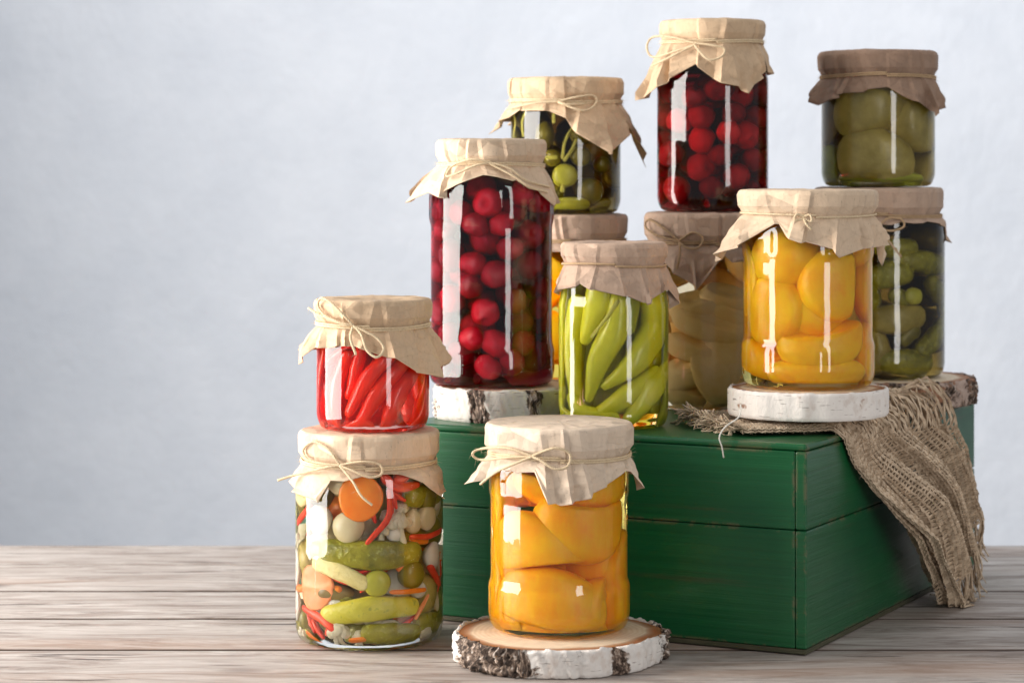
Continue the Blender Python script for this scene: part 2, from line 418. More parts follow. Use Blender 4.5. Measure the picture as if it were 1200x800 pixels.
# ------------------------------------------------------------------ birch slices
def bark_mat(name, dark, brown, tone=(.80, .76, .72)):
    m, nt = mat(name); p = principled(nt, .75, .2)
    uv = coords(nt, (1, 1, 1), 'UV')
    big = noise(nt, uv, 34, 5, .65, .6)
    rough = noise(nt, coords(nt, (1, .5, 1), 'UV'), 150, 5, .7, .4)
    c = mixc(nt, noise(nt, uv, 120, 4), tuple(x*.86 for x in tone), tone)
    c = mixc(nt, ramp(nt, noise(nt, coords(nt, (1, .8, 1), 'UV', (4, 2, 0)), 60, 4, .6), [(.55, 0), (.72, .7)]), c, (.56, .44, .36))
    len_ = noise(nt, coords(nt, (55, 620, 1), 'UV'), 1.0, 2, .5)
    c = mixc(nt, ramp(nt, len_, [(.64, 0), (.69, .75)]), c, (.16, .11, .09))
    tc = nd(nt, 'ShaderNodeTexCoord'); sx = nd(nt, 'ShaderNodeSeparateXYZ'); ln(nt, tc.outputs['UV'], sx.inputs[0])
    dk = math_(nt, 'ADD', big, math_(nt, 'MULTIPLY', math_(nt, 'SUBTRACT', rough, .5), .35))
    at_ = nd(nt, 'ShaderNodeAttribute', attribute_name='dark')
    dk = math_(nt, 'ADD', dk, math_(nt, 'MULTIPLY', at_.outputs['Fac'], .3))
    c = mixc(nt, ramp(nt, dk, [(dark-.02, 0), (dark+.03, 1)]), c, ramp(nt, noise(nt, coords(nt, (1, .35, 1), 'UV'), 320, 4, .7, .5), [(.36, (.012, .009, .007)), (.50, (.10, .07, .055)), (.58, (.34, .25, .19)), (.68, (.72, .66, .60))]))
    b2 = noise(nt, coords(nt, (1, 1, 1), 'UV', (9, 3, 1)), 45, 4, .6)
    c = mixc(nt, ramp(nt, b2, [(brown, 0), (brown+.06, .9)]), c, mixc(nt, rough, (.20, .08, .04), (.46, .25, .15)))
    ln(nt, c, p.inputs['Base Color'])
    bump(nt, p, mixc(nt, .5, rough, big), .8, .003)
    return m
M_CUT, nt = mat('cut birch'); p = principled(nt, .7, .2)
tc = nd(nt, 'ShaderNodeAttribute', attribute_name='rel')
wv = coords(nt)
rel = math_(nt, 'ADD', tc.outputs['Fac'], math_(nt, 'MULTIPLY', math_(nt, 'SUBTRACT', noise(nt, wv, 22, 4), .5), .10))
rings = math_(nt, 'SINE', math_(nt, 'MULTIPLY', rel, 120.0))
c = mixc(nt, math_(nt, 'MULTIPLY_ADD', rings, .25), (.74, .58, .40), (.86, .73, .56)); nt.nodes[-2].inputs[2].default_value = .5
c = mixc(nt, ramp(nt, rel, [(.85, 0), (.90, .75), (.95, 1)]), c, (.36, .145, .055))
c = mixc(nt, ramp(nt, noise(nt, wv, 90, 4), [(.45, 0), (.75, .35)]), c, (.45, .30, .18))
ln(nt, c, p.inputs['Base Color']); bump(nt, p, noise(nt, wv, 160, 4), .4, .001)

def set_attr(me, name, vals):
    a = me.attributes.new(name, 'FLOAT', 'POINT'); a.data.foreach_set('value', np.asarray(vals, dtype=np.float32))
def birch(label, X, Y, z, R, h, seed, bm_, rough, darkfn, squash=1.0, tilt=0.0):
    t = thing('birch_slice', label, 'birch wood slice', (X, Y, z), 0, 'birch wood slices under the jars')
    n = 260
    th = -PI+np.arange(n)*2*PI/n
    def outline(th, s=0):
        return R*(1+.035*(vnoise(2+2*np.cos(th), 2+2*np.sin(th), seed)-.5)*2+.018*(vnoise(6+6*np.cos(th), 6+6*np.sin(th), seed+5)-.5)*2)
    base_r = outline(th)
    nr = 14
    V, uv, dk = [], [], []
    for i in range(nr):
        f = i/(nr-1); zz = h*f
        dark = darkfn(th)
        ridg = (vnoise(60+26*np.cos(th)+f*2, 60+26*np.sin(th)+f*3.5, seed+9)-.5)
        fine = (vnoise(200+80*np.cos(th), 200+80*np.sin(th)+f*12, seed+3)-.5)
        rr = base_r+rough*(ridg*.0036+fine*.0034)*(.35+dark*1.3)-(.0012 if i in (0, nr-1) else 0)
        hh = zz+(rough*.0016*(vnoise(40+18*np.cos(th), 40+18*np.sin(th), seed+2)-.5)*2 if i == nr-1 else 0)
        V.append(np.stack([rr*np.sin(th), -rr*np.cos(th)*squash, hh+0*th], 1))
        uv.append(np.stack([th*R, hh+0*th], 1)); dk.append(dark)
    # inner lip of bark
    for (ins, dz) in ((.0028, -.0002), (.0034, -.0030)):
        rr = base_r-ins
        V.append(np.stack([rr*np.sin(th), -rr*np.cos(th)*squash, h+dz+0*th], 1)); uv.append(np.stack([th*R, h+dz+0*th], 1)); dk.append(darkfn(th))
    nv = len(V)
    me = mesh(np.vstack(V), grid_faces(nv, n), True, np.vstack(uv)); set_attr(me, 'dark', np.concatenate(dk))
    obj('bark', me, bm_, t)
    # cut wood disc
    rows = [0.0, .2, .4, .6, .75, .85, .92, .97, 1.0]
    V, rel = [], []
    for q in rows:
        rr = (base_r-.0029)*q
        V.append(np.stack([rr*np.sin(th), -rr*np.cos(th)*squash, h-.0006+.0004*(vnoise(8+q*5*np.cos(th), 8+q*5*np.sin(th), seed)-.5)-(.0006 if q == 1 else 0)+0*th], 1)); rel += [q]*n
    top = len(V)
    V.append(np.stack([(base_r-.0029)*np.sin(th), -(base_r-.0029)*np.cos(th)*squash, .0008+0*th], 1)); rel += [1.0]*n
    V.append(V[-1]*np.array([0, 0, 1.0])+np.array([0, 0, 0])); rel += [0.0]*n
    me = mesh(np.vstack(V), [f[::-1] for f in grid_faces(len(V), n)], False); set_attr(me, 'rel', rel)
    obj('cut_wood', me, M_CUT, t)
    if tilt: t.rotation_euler = (0, 0, tilt)
    return t
def bumpfn(centres):
    def f(th):
        a = np.zeros_like(th)
        for c, wd, am in centres:
            d = np.abs((th-math.radians(c)+PI) % (2*PI)-PI); a = np.maximum(a, am*np.clip(1.6-d/math.radians(wd), 0, 1))
        return a
    return f
birch('birch slice on the table under the front peach jar, with dark cracked bark', .0335, 1.803, 0, .0785, .0200, 3, bark_mat('cracked birch bark', .66, .70), 1.25, bumpfn([(-48, 26, 1.0), (8, 5, .5), (34, 5, .7), (90, 14, .8)]))
birch('birch slice with two black bark scars under the tall cherry jar', -.0035, 2.012, BZ, .0625, .0265, 8, bark_mat('scarred birch bark', .70, .72, (.60, .57, .52)), .9, bumpfn([(-22, 7, 1.0), (20, 7, 1.0), (-80, 10, .6)]))
birch('clean white birch slice lying on the burlap under the yellow peach jar', .232, 1.912, BZ+.0118, .0620, .0215, 15, bark_mat('white birch bark', .78, .60, (.90, .84, .78)), .35, bumpfn([(50, 4, .3)]))
birch('reddish brown birch slice on the back right corner of the green box', .322, 2.142, BZ, .0830, .0225, 21, bark_mat('reddish birch bark', .60, .52, (.50, .38, .32)), 1.2, bumpfn([(20, 30, .6), (70, 10, .8)]))

# ------------------------------------------------------------------ jars
class Jar: pass
def smoothprof(pts, n):
    P = np.array(pts); s = np.concatenate([[0], np.cumsum(np.hypot(*np.diff(P, axis=0).T))])
    u = np.linspace(0, s[-1], n)
    return np.stack([np.interp(u, s, P[:, 0]), np.interp(u, s, P[:, 1])], 1)
def prof_round(pts, n=90, it=2):
    P = smoothprof(pts, n)
    for _ in range(it):
        Q = P.copy(); Q[1:-1] = (P[:-2]+2*P[1:-1]+P[2:])/4; P = Q
    return P
def revolve(P, n, flutes=None):
    th = np.arange(n)*2*PI/n
    V = []
    for r, z in P:
        rr = np.full(n, r)
        if flutes:
            for (z0, z1, k, amp) in flutes:
                wgt = np.clip((z-z0)/.003, 0, 1)*np.clip((z1-z)/.003, 0, 1)
                if wgt > 0: rr = rr-amp*wgt*(1-np.abs(np.cos(k*th/2))**1.0)*1.0
        V.append(np.stack([rr*np.sin(th), -rr*np.cos(th), np.full(n, z)], 1))
    return np.vstack(V)
def make_jar(X, Y, z, R, Ht, Rl, zs, label, cat, liquid, paper, skirt, twinemat, style='plain', lidh=.0165, cpx=None, bows=(), turns=2, seed=1, fill=.0):
    """R body, Ht height to the lid top, Rl lid radius, zs height where the full-width body ends"""
    J = Jar(); J.X, J.Y, J.z, J.R, J.H = X, Y, z, R, Ht
    t = thing('glass_jar', label, cat, (X, Y, z), 0, 'glass jars of preserves with paper caps'); J.t = t
    Rn = Rl*.93; J.Rn = Rn
    zn = Ht-lidh-.004
    cr = .006
    pts = [(.0, .0022), (R*.62, .0016), (R*.80, .0), (R*.86, .0), (R-cr*.45, .0022), (R-.0008, .0075)]
    fl = None
    if style == 'ringed':      # fluted bands above the foot and below the shoulder
        pts += [(R, .012), (R, .034), (R-.0018, .0375), (R-.0018, zs-.020), (R-.0006, zs-.017), (R-.0006, zs-.001)]
        fl = [(.009, .0335, 30, .0004), (zs-.018, zs+.004, 24, .0004)]
    elif style == 'tall':
        pts += [(R, .012), (R, .030), (R-.0020, .034), (R-.0020, zs-.026), (R-.0004, zs-.022), (R-.0004, zs-.002)]
        fl = [(zs-.024, zs+.006, 16, .0007), (.010, .031, 16, .0005)]
    elif style == 'stepped':
        pts += [(R, .012), (R, zs-.010), (R-.0012, zs-.007), (R-.0012, zs-.002)]
    elif style == 'foot':
        pts += [(R, .010), (R-.0006, .013), (R, .016), (R, zs-.014), (R-.0015, zs-.010)]
    elif style == 'wide':
        pts += [(R, .011), (R, zs-.008), (R-.0012, zs-.006), (R-.0012, zs-.0035)]
    else:
        pts += [(R, .011), (R, zs)]
    k = (Rn-.002)
    pts += [(R-(R-k)*.22, zs+.35*(zn-zs)), (R-(R-k)*.75, zs+.72*(zn-zs)), (k, zn), (k, Ht-.004)]
    P = prof_round(pts, 130, 2); J.prof = P
    n = 180
    V1 = revolve(P, n, fl)
    tk = .0013
    Q = prof_round([(0, .0042), (R*.70, .0044), (R-.009, .0054), (R-tk-.001, .0125)]+[(max(r-tk, .001), zz) for r, zz in pts[6:]], 70, 2)
    V2 = revolve(Q, n)
    F1 = grid_faces(len(P), n); F2 = [f[::-1] for f in grid_faces(len(Q), n, True, len(V1))]
    lip = [(len(V1)-n+j, len(V1)-n+(j+1) % n, len(V1)+len(V2)-n+(j+1) % n, len(V1)+len(V2)-n+j) for j in range(n)]
    V1 = np.vstack([V1, np.array([[0, 0, Ht-.004]])]); F1 = F1+[(len(V1)-1-n+j, len(V1)-1-n+(j+1) % n, len(V1)-1) for j in range(n)]
    obj('glass', mesh(V1, F1), M_GLASS, t)
    # liquid
    zl = zn+.002-fill; J.zl = zl
    L = [(max(r-.0003, 0), zz+.0003) for r, zz in Q if zz < zl]
    L += [(L[-1][0], zl), (L[-1][0]*.9, zl-.0003), (0.0, zl-.0003)]
    obj('liquid', mesh(revolve(np.array(L), 96), grid_faces(len(L), 96)), LQ[liquid], t)
    J.Rin = R-tk-.0006; J.Q = Q
    # ---- paper cap
    s1 = Y/F
    sk = sorted(skirt); ths = np.array([q[0] for q in sk], float); Ls = np.array([q[1] for q in sk], float)*s1; Fl = np.array([q[2] for q in sk], float)
    ths3 = np.concatenate([ths-360, ths, ths+360]); Ls3 = np.tile(Ls, 3); Fl3 = np.tile(Fl, 3)
    rs = np.random.default_rng(seed)
    npl = 18; pc = (np.arange(npl)+rs.uniform(-.38, .38, npl))*360/npl-180
    lines = []      # fold lines: angle, radial rank, slant
    for c0 in pc:
        a = rs.uniform(.35, 1); g = rs.choice([-1, 1]); q = rs.uniform(-.10, .10)
        lines.append([c0, a, q]); lines.append([c0+g*rs.uniform(2.5, 6), -.45*a, q])
    for a in ths[np.abs(ths) < 170]:
        if min(abs(a-l[0]) for l in lines) > 3: lines.append([a, rs.uniform(-.2, .5), 0])
    lines.sort(); LN = np.array(lines); nl = len(LN)
    lt = np.radians(LN[:, 0]); ld = LN[:, 1]; lq = LN[:, 2]
    lL = np.interp(LN[:, 0], ths3, Ls3); lF = np.radians(np.interp(LN[:, 0], ths3, Fl3))*.82
    seg, tt = [], []
    for k in range(nl):
        gap = (LN[(k+1) % nl, 0]-LN[k, 0]) % 360; m_ = max(1, int(round(gap/2.6)))
        for c_ in range(m_): seg.append(k); tt.append(c_/m_)
    seg = np.array(seg); tt = np.array(tt); nxt = (seg+1) % nl; n = len(seg)
    def lerp(a): return a[seg]*(1-tt)+a[nxt]*tt
    ltn = lt.copy(); dth = (lt[nxt]-lt[seg]) % (2*PI)
    rows = []
    zt = Ht-lidh-.0035; J.zt = zt
    def circ(r, zz, s, amp, nz=0.0):
        qq = lq*(s-1)
        th = lt[seg]+dth*tt+lerp(qq)
        d = lerp(ld)*amp+(vnoise(9+4.5*np.cos(th)+s*2.1, 9+4.5*np.sin(th)+s*1.3, seed)-.5)*nz
        rows.append(np.stack([(r+d)*np.sin(th), -(r+d)*np.cos(th), zz+0*th], 1))
    for f in (.0, .25, .5, .7, .82, .9):
        th = lt[seg]+dth*tt
        zz = Ht-.0006-.0006*f*f+.0009*(vnoise(5+5*f*np.cos(th), 5+5*f*np.sin(th), seed+4)-.5)+(.0005*f)*lerp(ld)
        rows.append(np.stack([Rl*f*np.sin(th), -Rl*f*np.cos(th), zz], 1))
    for a in (25, 50, 75): circ(Rl-.0035+.0035*math.sin(math.radians(a)), Ht-.0042+.0035*math.cos(math.radians(a))-.0002, .1, .0008, .0005)
    for f in np.linspace(0, 1, 6): circ(Rl+.0002-.0006*f, Ht-.0048-f*(lidh-.0085), .2+.5*f, .0011+.0004*f, .0008)
    for f in (.35, .7, 1.0): circ(Rl-.0004-(Rl-Rn)*f**.8, Ht+.0037-lidh-(.0072)*f, .7+.3*f, .0013, .0004)
    ns = 22; r = np.full(nl, Rn); zz = np.full(nl, zt)
    jit = rs.normal(0, 1, (8, nl)); jz = rs.normal(0, .0007, nl)
    Pb = P[len(P)//3:]
    for i in range(1, ns+1):
        f = i/ns; dl = lL/ns
        ang = lF*(1.0-.30*f)+math.radians(9)*(1-f)
        r = r+dl*np.sin(ang); zz = zz-dl*np.cos(ang)
        s_ = 1+f*1.3; scl = np.clip(lL/.026, .3, 1.15)
        u5 = f*7; k5 = min(6, int(u5)); jj = jit[k5]*(1-(u5-k5))+jit[k5+1]*(u5-k5)
        d = ld*(.0013+.0050*f)*scl+jj*.0013*f*scl
        rr = np.maximum(r+d, np.interp(zz, Pb[:, 1], Pb[:, 0])+.0008)
        th = lt+lq*(s_-1)
        lx = rr*np.sin(th); ly = -rr*np.cos(th); lz = zz+jz*f
        cx, cy, cz = lerp(lx), lerp(ly), lerp(lz)
        thc = lt[seg]+dth*tt+lerp(lq*(s_-1)); rc = lerp(rr)
        b = min(1, f*3)
        X2 = (1-b)*rc*np.sin(thc)+b*cx; Y2 = -(1-b)*rc*np.cos(thc)+b*cy
        R2 = np.hypot(X2, Y2)+1e-9; mn = np.interp(cz, Pb[:, 1], Pb[:, 0])+.0007
        k2 = np.maximum(1, mn/R2)
        rows.append(np.stack([X2*k2, Y2*k2, cz], 1))
    me = mesh(np.vstack(rows), [f[::-1] for f in grid_faces(len(rows), n)], True)
    me.set_sharp_from_angle(angle=math.radians(14))
    o = obj('paper_cap', me, PAPER[paper], t)
    so = o.modifiers.new('thickness', 'SOLIDIFY'); so.thickness = .00035; so.offset = 1
    # ---- twine
    a = np.linspace(0, 2*PI*turns, 150*turns)
    rr = Rn+.0022+.0005*np.sin(a*3+seed)
    ring = np.stack([rr*np.sin(a), -rr*np.cos(a), zt+.0003+(a/(2*PI)-turns/2)*.0016+.0008*np.sin(a*2+seed)], 1)
    obj('twine', mesh(*twine_geo(ring, .0010, .0055, seed)), twinemat, t)
    # bows given as photo positions, laid on the cap's surface
    if bows:
        parts = []
        for bi, (closed, pts_) in enumerate(bows):
            W = []
            for kk, (px, py) in enumerate(pts_):
                Rr = Rn+.0042+(.002 if 0 < kk < len(pts_)-1 else 0)
                zt_w = z+zt
                yy = -Rr
                for _ in range(4):
                    x = (px-600)/F*(Y+yy)-X
                    zl_ = H-(py-HOR)/F*(Y+yy)-z
                    Re = Rr+max(0, (zt-zl_))*.45
                    yy = -math.sqrt(max(Re*Re-x*x, (Re*.35)**2))
                W.append((x, yy, zl_))
            parts.append(twine_geo(catmull(W, .0011), .0010, .0055, seed+bi))
        obj('bow', mesh(*join(parts)), twinemat, t)
    return J

def conv(org, s, pts): return [(org[0]+x/s, org[1]+y/s) for x, y in pts]
KN = {}
# --- 1 mixed vegetables
o1, s1 = (320, 490), 2.757
J1 = make_jar(-.1098, 1.873, 0, .0568, .162, .0535, .126, 'large jar of mixed pickled vegetables standing on the table at the left', 'jar of vegetables', 'brine', 'warm',
  [(-95, 25, 35), (-75, 32, 25), (-45, 42, 15), (-28, 14, 12), (0, 8, 10), (30, 8, 10), (45, 18, 12), (64, 42, 14), (80, 34, 18), (95, 18, 20), (180, 35, 30)], M_TWINE, 'wide', .0215, seed=31,
  bows=[(1, conv(o1, s1, [(215, 150), (180, 100), (130, 75), (98, 100), (112, 132), (160, 146), (215, 152)])),
        (0, conv(o1, s1, [(215, 150), (150, 163), (80, 180), (15, 200)])),
        (1, conv(o1, s1, [(215, 150), (290, 140), (345, 150), (350, 180), (310, 190), (255, 168), (215, 152)])),
        (0, conv(o1, s1, [(215, 152), (255, 200), (285, 250), (320, 280)]))])
# --- 2 red peppers
o2, s2 = (340, 330), 4.21
J2 = make_jar(-.1070, 1.873, .1622, .0434, .1005, .0448, .073, 'small jar of red peppers stacked on the lid of the vegetable jar', 'jar of peppers', 'pink', 'kraft',
  [(-95, 40, 50), (-80, 52, 35), (-62, 26, 25), (-30, 22, 20), (0, 24, 12), (15, 34, 10), (60, 62, 20), (74, 63, 24), (92, 46, 36), (112, 20, 30), (180, 45, 30)], M_TWINE, 'plain', .0175, seed=42,
  bows=[(1, conv(o2, s2, [(310, 215), (250, 150), (190, 95), (150, 82), (138, 118), (170, 165), (240, 200), (310, 217)])),
        (0, conv(o2, s2, [(90, 130), (150, 165), (250, 205), (310, 215)])),
        (1, conv(o2, s2, [(310, 215), (350, 260), (380, 340), (430, 372), (462, 330), (430, 280), (370, 245), (310, 218)])),
        (0, conv(o2, s2, [(310, 220), (298, 280), (325, 360)]))])
# --- 3 front peaches
o3, s3 = (510, 470), 2.425
J3 = make_jar(.0350, 1.812, .0200, .0528, .154, .0545, .118, 'tall jar of orange peach halves on the birch slice at the front', 'jar of peaches', 'syrup', 'cream',
  [(-105, 20, 30), (-88, 44, 42), (-72, 30, 30), (-60, 16, 20), (-20, 13, 15), (-14, 48, 20), (0, 50, 14), (14, 44, 12), (38, 30, 14), (60, 18, 18), (72, 20, 25), (84, 48, 22), (98, 26, 20), (180, 40, 30)], M_TWINE, 'ringed', .0205, seed=53,
  bows=[(1, conv(o3, s3, [(275, 155), (200, 132), (130, 135), (106, 150), (130, 166), (200, 160), (275, 157)])),
        (1, conv(o3, s3, [(275, 155), (340, 133), (382, 150), (376, 185), (340, 192), (300, 168), (275, 157)])),
        (0, conv(o3, s3, [(275, 158), (220, 180), (170, 203), (128, 235)]))])
# --- 4 tall cherries
o4, s4 = (470, 150), 2.285
J4 = make_jar(-.0170, 2.012, BZ+.0265, .0522, .2030, .0450, .158, 'tallest jar, dark cherries in juice, on the scarred birch slice', 'jar of cherries', 'juice', 'warm',
  [(-100, 40, 55), (-88, 60, 50), (-68, 38, 35), (-50, 42, 25), (-15, 13, 12), (5, 15, 10), (37, 28, 18), (65, 54, 22), (80, 46, 30), (95, 22, 25), (180, 50, 35)], M_TWINE, 'tall', .0180, seed=64,
  bows=[(1, conv(o4, s4, [(235, 92), (190, 84), (140, 100), (122, 128), (150, 122), (200, 100), (235, 94)])),
        (0, conv(o4, s4, [(235, 92), (290, 108), (335, 140), (398, 158)])),
        (0, conv(o4, s4, [(235, 94), (300, 128), (345, 158), (392, 172)]))])
# --- 5 hidden yellow jar
J5 = make_jar(.0515, 2.152, BZ, .0530, .1655, .0510, .135, 'jar of yellow fruit half hidden behind the tall cherry jar', 'jar of fruit', 'syrup2', 'pink',
  [(-180, 14, 14), (-60, 12, 14), (30, 10, 14), (80, 16, 14), (120, 14, 14)], M_TWINED, 'plain', .0205, seed=75)
# --- 6 green tomatoes and capers
o6, s6 = (570, 80), 3.81
J6 = make_jar(.0475, 2.150, BZ+.1657, .0486, .1195, .0508, .088, 'jar of small green pickles with stems, stacked behind the tall cherry jar', 'jar of pickles', 'olive', 'kraft',
  [(-105, 20, 30), (-90, 44, 40), (-72, 20, 30), (-55, 12, 15), (-15, 12, 15), (10, 32, 18), (38, 66, 22), (55, 44, 25), (68, 34, 28), (80, 72, 30), (92, 84, 28), (110, 40, 30), (180, 50, 30)], M_TWINE, 'plain', .0185, seed=86,
  bows=[(1, conv(o6, s6, [(320, 148), (400, 130), (475, 122), (492, 150), (455, 186), (400, 182), (320, 152)])),
        (0, conv(o6, s6, [(320, 148), (200, 158), (90, 182)])), (0, conv(o6, s6, [(320, 150), (360, 162), (440, 160)]))])
# --- 7 pale green peppers
J7 = make_jar(.0809, 1.9385, BZ, .0438, .1470, .0420, .112, 'jar of curved yellow green peppers standing directly on the green box', 'jar of peppers', 'green', 'pink',
  [(-105, 28, 10), (-85, 36, 10), (-42, 22, 12), (4, 36, 12), (30, 46, 12), (55, 32, 14), (78, 30, 14), (88, 54, 14), (98, 26, 14), (180, 40, 20)], M_TWINED, 'foot', .0150, seed=97, turns=1)
# --- 8 pears
o8, s8 = (750, 230), 3.077
J8 = make_jar(.1709, 2.100, BZ, .0558, .1680, .0553, .134, 'wide jar of pale pear slices in amber syrup beneath the red berry jar', 'jar of pears', 'amber', 'pink',
  [(-90, 22, 15), (-50, 20, 15), (-38, 30, 12), (-16, 54, 14), (-10, 46, 14), (8, 14, 14), (20, 22, 12), (45, 16, 14), (90, 20, 15), (180, 40, 20)], M_TWINED, 'plain', .0235, seed=108,
  bows=[(1, conv(o8, s8, [(140, 160), (80, 112), (32, 84), (20, 110), (60, 140), (140, 162)])),
        (1, conv(o8, s8, [(140, 160), (190, 130), (226, 150), (210, 185), (170, 186), (140, 165)])),
        (0, conv(o8, s8, [(145, 165), (142, 220), (133, 262)]))])
# --- 9 top berries
o9, s9 = (740, 10), 3.2
J9 = make_jar(.1732, 2.100, BZ+.1683, .0480, .1645, .0448, .124, 'jar of bright red berries in dark juice, highest of all, on the pear jar', 'jar of berries', 'juice2', 'kraft',
  [(-110, 40, 20), (-90, 72, 22), (-76, 68, 20), (-25, 26, 15), (-20, 30, 15), (28, 64, 18), (54, 38, 22), (62, 16, 20), (78, 38, 15), (90, 36, 15), (180, 50, 25)], M_TWINE, 'stepped', .0165, seed=119,
  bows=[(1, conv(o9, s9, [(235, 130), (150, 108), (80, 108), (58, 145), (80, 182), (150, 165), (235, 138)])),
        (1, conv(o9, s9, [(235, 130), (300, 138), (348, 152), (336, 182), (290, 192), (250, 155), (235, 134)])),
        (0, conv(o9, s9, [(235, 138), (150, 180), (75, 216)]))])
# --- 10 right peaches
o10, s10 = (830, 200), 2.583
J10 = make_jar(.2338, 1.922, BZ+.0118+.0215, .0526, .1555, .0545, .121, 'jar of yellow peach halves on the clean white birch slice over the burlap', 'jar of peaches', 'syrup2', 'warm',
  [(-105, 30, 35), (-88, 64, 38), (-60, 32, 28), (-38, 8, 15), (-18, 26, 15), (13, 38, 14), (24, 48, 14), (40, 40, 18), (60, 40, 25), (80, 30, 40), (92, 34, 40), (102, 64, 14), (115, 20, 20), (180, 50, 30)], M_TWINE, 'ringed', .0170, seed=130, turns=1,
  bows=[(1, conv(o10, s10, [(288, 140), (268, 132), (262, 150), (288, 146)])), (1, conv(o10, s10, [(288, 140), (308, 134), (312, 154), (288, 146)])), (0, conv(o10, s10, [(288, 142), (296, 160), (312, 178)]))])
# --- 11 right dark pickles
o11, s11 = (1000, 200), 2.67
J11 = make_jar(.3240, 2.148, BZ+.0225, .0575, .1665, .0560, .136, 'jar of dark pickled cucumbers on the reddish birch slice at the back right', 'jar of cucumbers', 'olive', 'pink',
  [(-90, 30, 20), (-30, 12, 14), (10, 8, 12), (50, 8, 12), (70, 14, 12), (86, 36, 16), (96, 30, 14), (140, 20, 14), (180, 30, 20)], M_TWINED, 'plain', .0215, seed=141,
  bows=[(1, conv(o11, s11, [(75, 178), (108, 150), (150, 152), (158, 175), (122, 188), (75, 182)])), (0, conv(o11, s11, [(82, 188), (115, 225), (150, 270)]))])
# --- 12 top right cucumbers
J12 = make_jar(.3236, 2.150, BZ+.0225+.1667, .0498, .1195, .0517, .084, 'jar of large halved green cucumbers at the top right of the stacks', 'jar of cucumbers', 'olive2', 'brown',
  [(-105, 16, 40), (-88, 28, 50), (-70, 36, 25), (-35, 20, 15), (0, 13, 12), (14, 24, 12), (30, 34, 14), (48, 48, 16), (70, 34, 20), (86, 30, 20), (95, 30, 16), (110, 14, 15), (180, 40, 30)], M_TWINED, 'plain', .0200, seed=152)

# ------------------------------------------------------------------ contents
def clampv(J, V, zmin=.0050):
    r = np.hypot(V[:, 0], V[:, 1])+1e-9
    zc = np.clip(V[:, 2], zmin, J.zl-.002)
    lim = np.interp(zc, J.Q[:, 1][10:], J.Q[:, 0][10:])-.0008
    lim = np.minimum(lim, J.Rin); a = lim*.86; b = lim-a
    r2 = np.where(r > a, a+b*(1-np.exp(-(r-a)/b)), r)
    z2 = np.where(V[:, 2] < zmin+.002, zmin+.002*np.exp((V[:, 2]-zmin-.002)/.002), V[:, 2])
    top = J.zl-.003
    z2 = np.minimum(z2, top)
    return np.stack([V[:, 0]/r*r2, V[:, 1]/r*r2, z2], 1)
def local(J, px, py, rad, deep=0.0):
    lim = max(J.Rin-rad*.75-deep, .002); yy = -lim
    for _ in range(4):
        x = (px-600)/F*(J.Y+yy)-J.X; zz = H-(py-HOR)/F*(J.Y+yy)-J.z
        yy = -math.sqrt(max(lim*lim-x*x, (lim*.12)**2))
    return np.array([x, yy, zz])
def uvs(nu=28, nv=18):
    V, Fs = [], []
    for i in range(nv+1):
        a = PI*i/nv
        for j in range(nu):
            b = 2*PI*j/nu; V.append((math.sin(a)*math.cos(b), math.sin(a)*math.sin(b), math.cos(a)))
    return np.array(V), grid_faces(nv+1, nu)
UV = uvs(); UVs = uvs(18, 12); UVf = uvs(44, 30)
def blob(J, name, m, c, r3, rot=(0, 0, 0), lump=.04, cut=None, seed=0, geo=None, clamp=True, fine=0.0):
    V, Fs = geo or UV; V = V.copy()
    l = (vnoise(9+V[:, 0]*1.6+V[:, 2], 9+V[:, 1]*1.6-V[:, 2]*.7, seed)-.5)*2*lump
    if fine: l = l+(vnoise(30+V[:, 0]*7+V[:, 2]*3, 30+V[:, 1]*7+V[:, 2]*5, seed+3)-.5)*2*fine
    V *= (1+l)[:, None]
    if cut is not None:
        nn = np.array(cut[:3], float); nn /= np.linalg.norm(nn); dd = cut[3] if len(cut) > 3 else .1
        d = V@nn
        ov = d > dd
        inp = V-np.outer(d, nn); rad = np.linalg.norm(inp, axis=1)
        tgt = dd-.12*np.clip(1-(rad/.45)**2, 0, 1)
        V[ov] = (inp+nn[None]*tgt[:, None])[ov]
        near = (np.abs(d-dd) < .08) & ~ov
        V[near] *= .985
    V *= np.array(r3)[None]
    R_ = np.array(Matrix.Rotation(rot[2], 3, 'Z') @ Matrix.Rotation(rot[1], 3, 'Y') @ Matrix.Rotation(rot[0], 3, 'X'))
    V = V@R_.T+np.array(c)[None]
    if clamp: V = clampv(J, V)
    return obj(name, mesh(V, Fs), m, J.t)
def pod(J, name, m, pts, radii, seed=0, ns=14, lump=.08, step=.004, stem=False, clamp=True, flat=1.0):
    P = catmull(pts, step)
    u = np.linspace(0, 1, len(P)); rr = np.interp(u, np.linspace(0, 1, len(radii)), radii)
    T_, N_, B_ = frames(P); a = np.arange(ns)*2*PI/ns
    V = []
    for i in range(len(P)):
        e = 1+lump*(vnoise(3+1.5*np.cos(a)+u[i]*5, 3+1.5*np.sin(a), seed)-.5)*2
        V.append(P[i]+(rr[i]*e)[:, None]*(np.cos(a)[:, None]*N_[i]+flat*np.sin(a)[:, None]*B_[i]))
    # rounded ends
    def cap(i, sgn):
        out = []
        for q in (35, 65, 88):
            q = math.radians(q)
            out.append(P[i]+sgn*T_[i]*rr[i]*math.sin(q)*.9+rr[i]*math.cos(q)*(np.cos(a)[:, None]*N_[i]+flat*np.sin(a)[:, None]*B_[i]))
        return out
    V = cap(0, -1)[::-1]+V+cap(len(P)-1, 1)
    nr = len(V); V = np.vstack(V)
    if clamp: V = clampv(J, V)
    Fs = grid_faces(nr, ns); Fs.append(tuple(range(ns))[::-1]); Fs.append(tuple((nr-1)*ns+i for i in range(ns)))
    return obj(name, mesh(V, Fs), m, J.t)
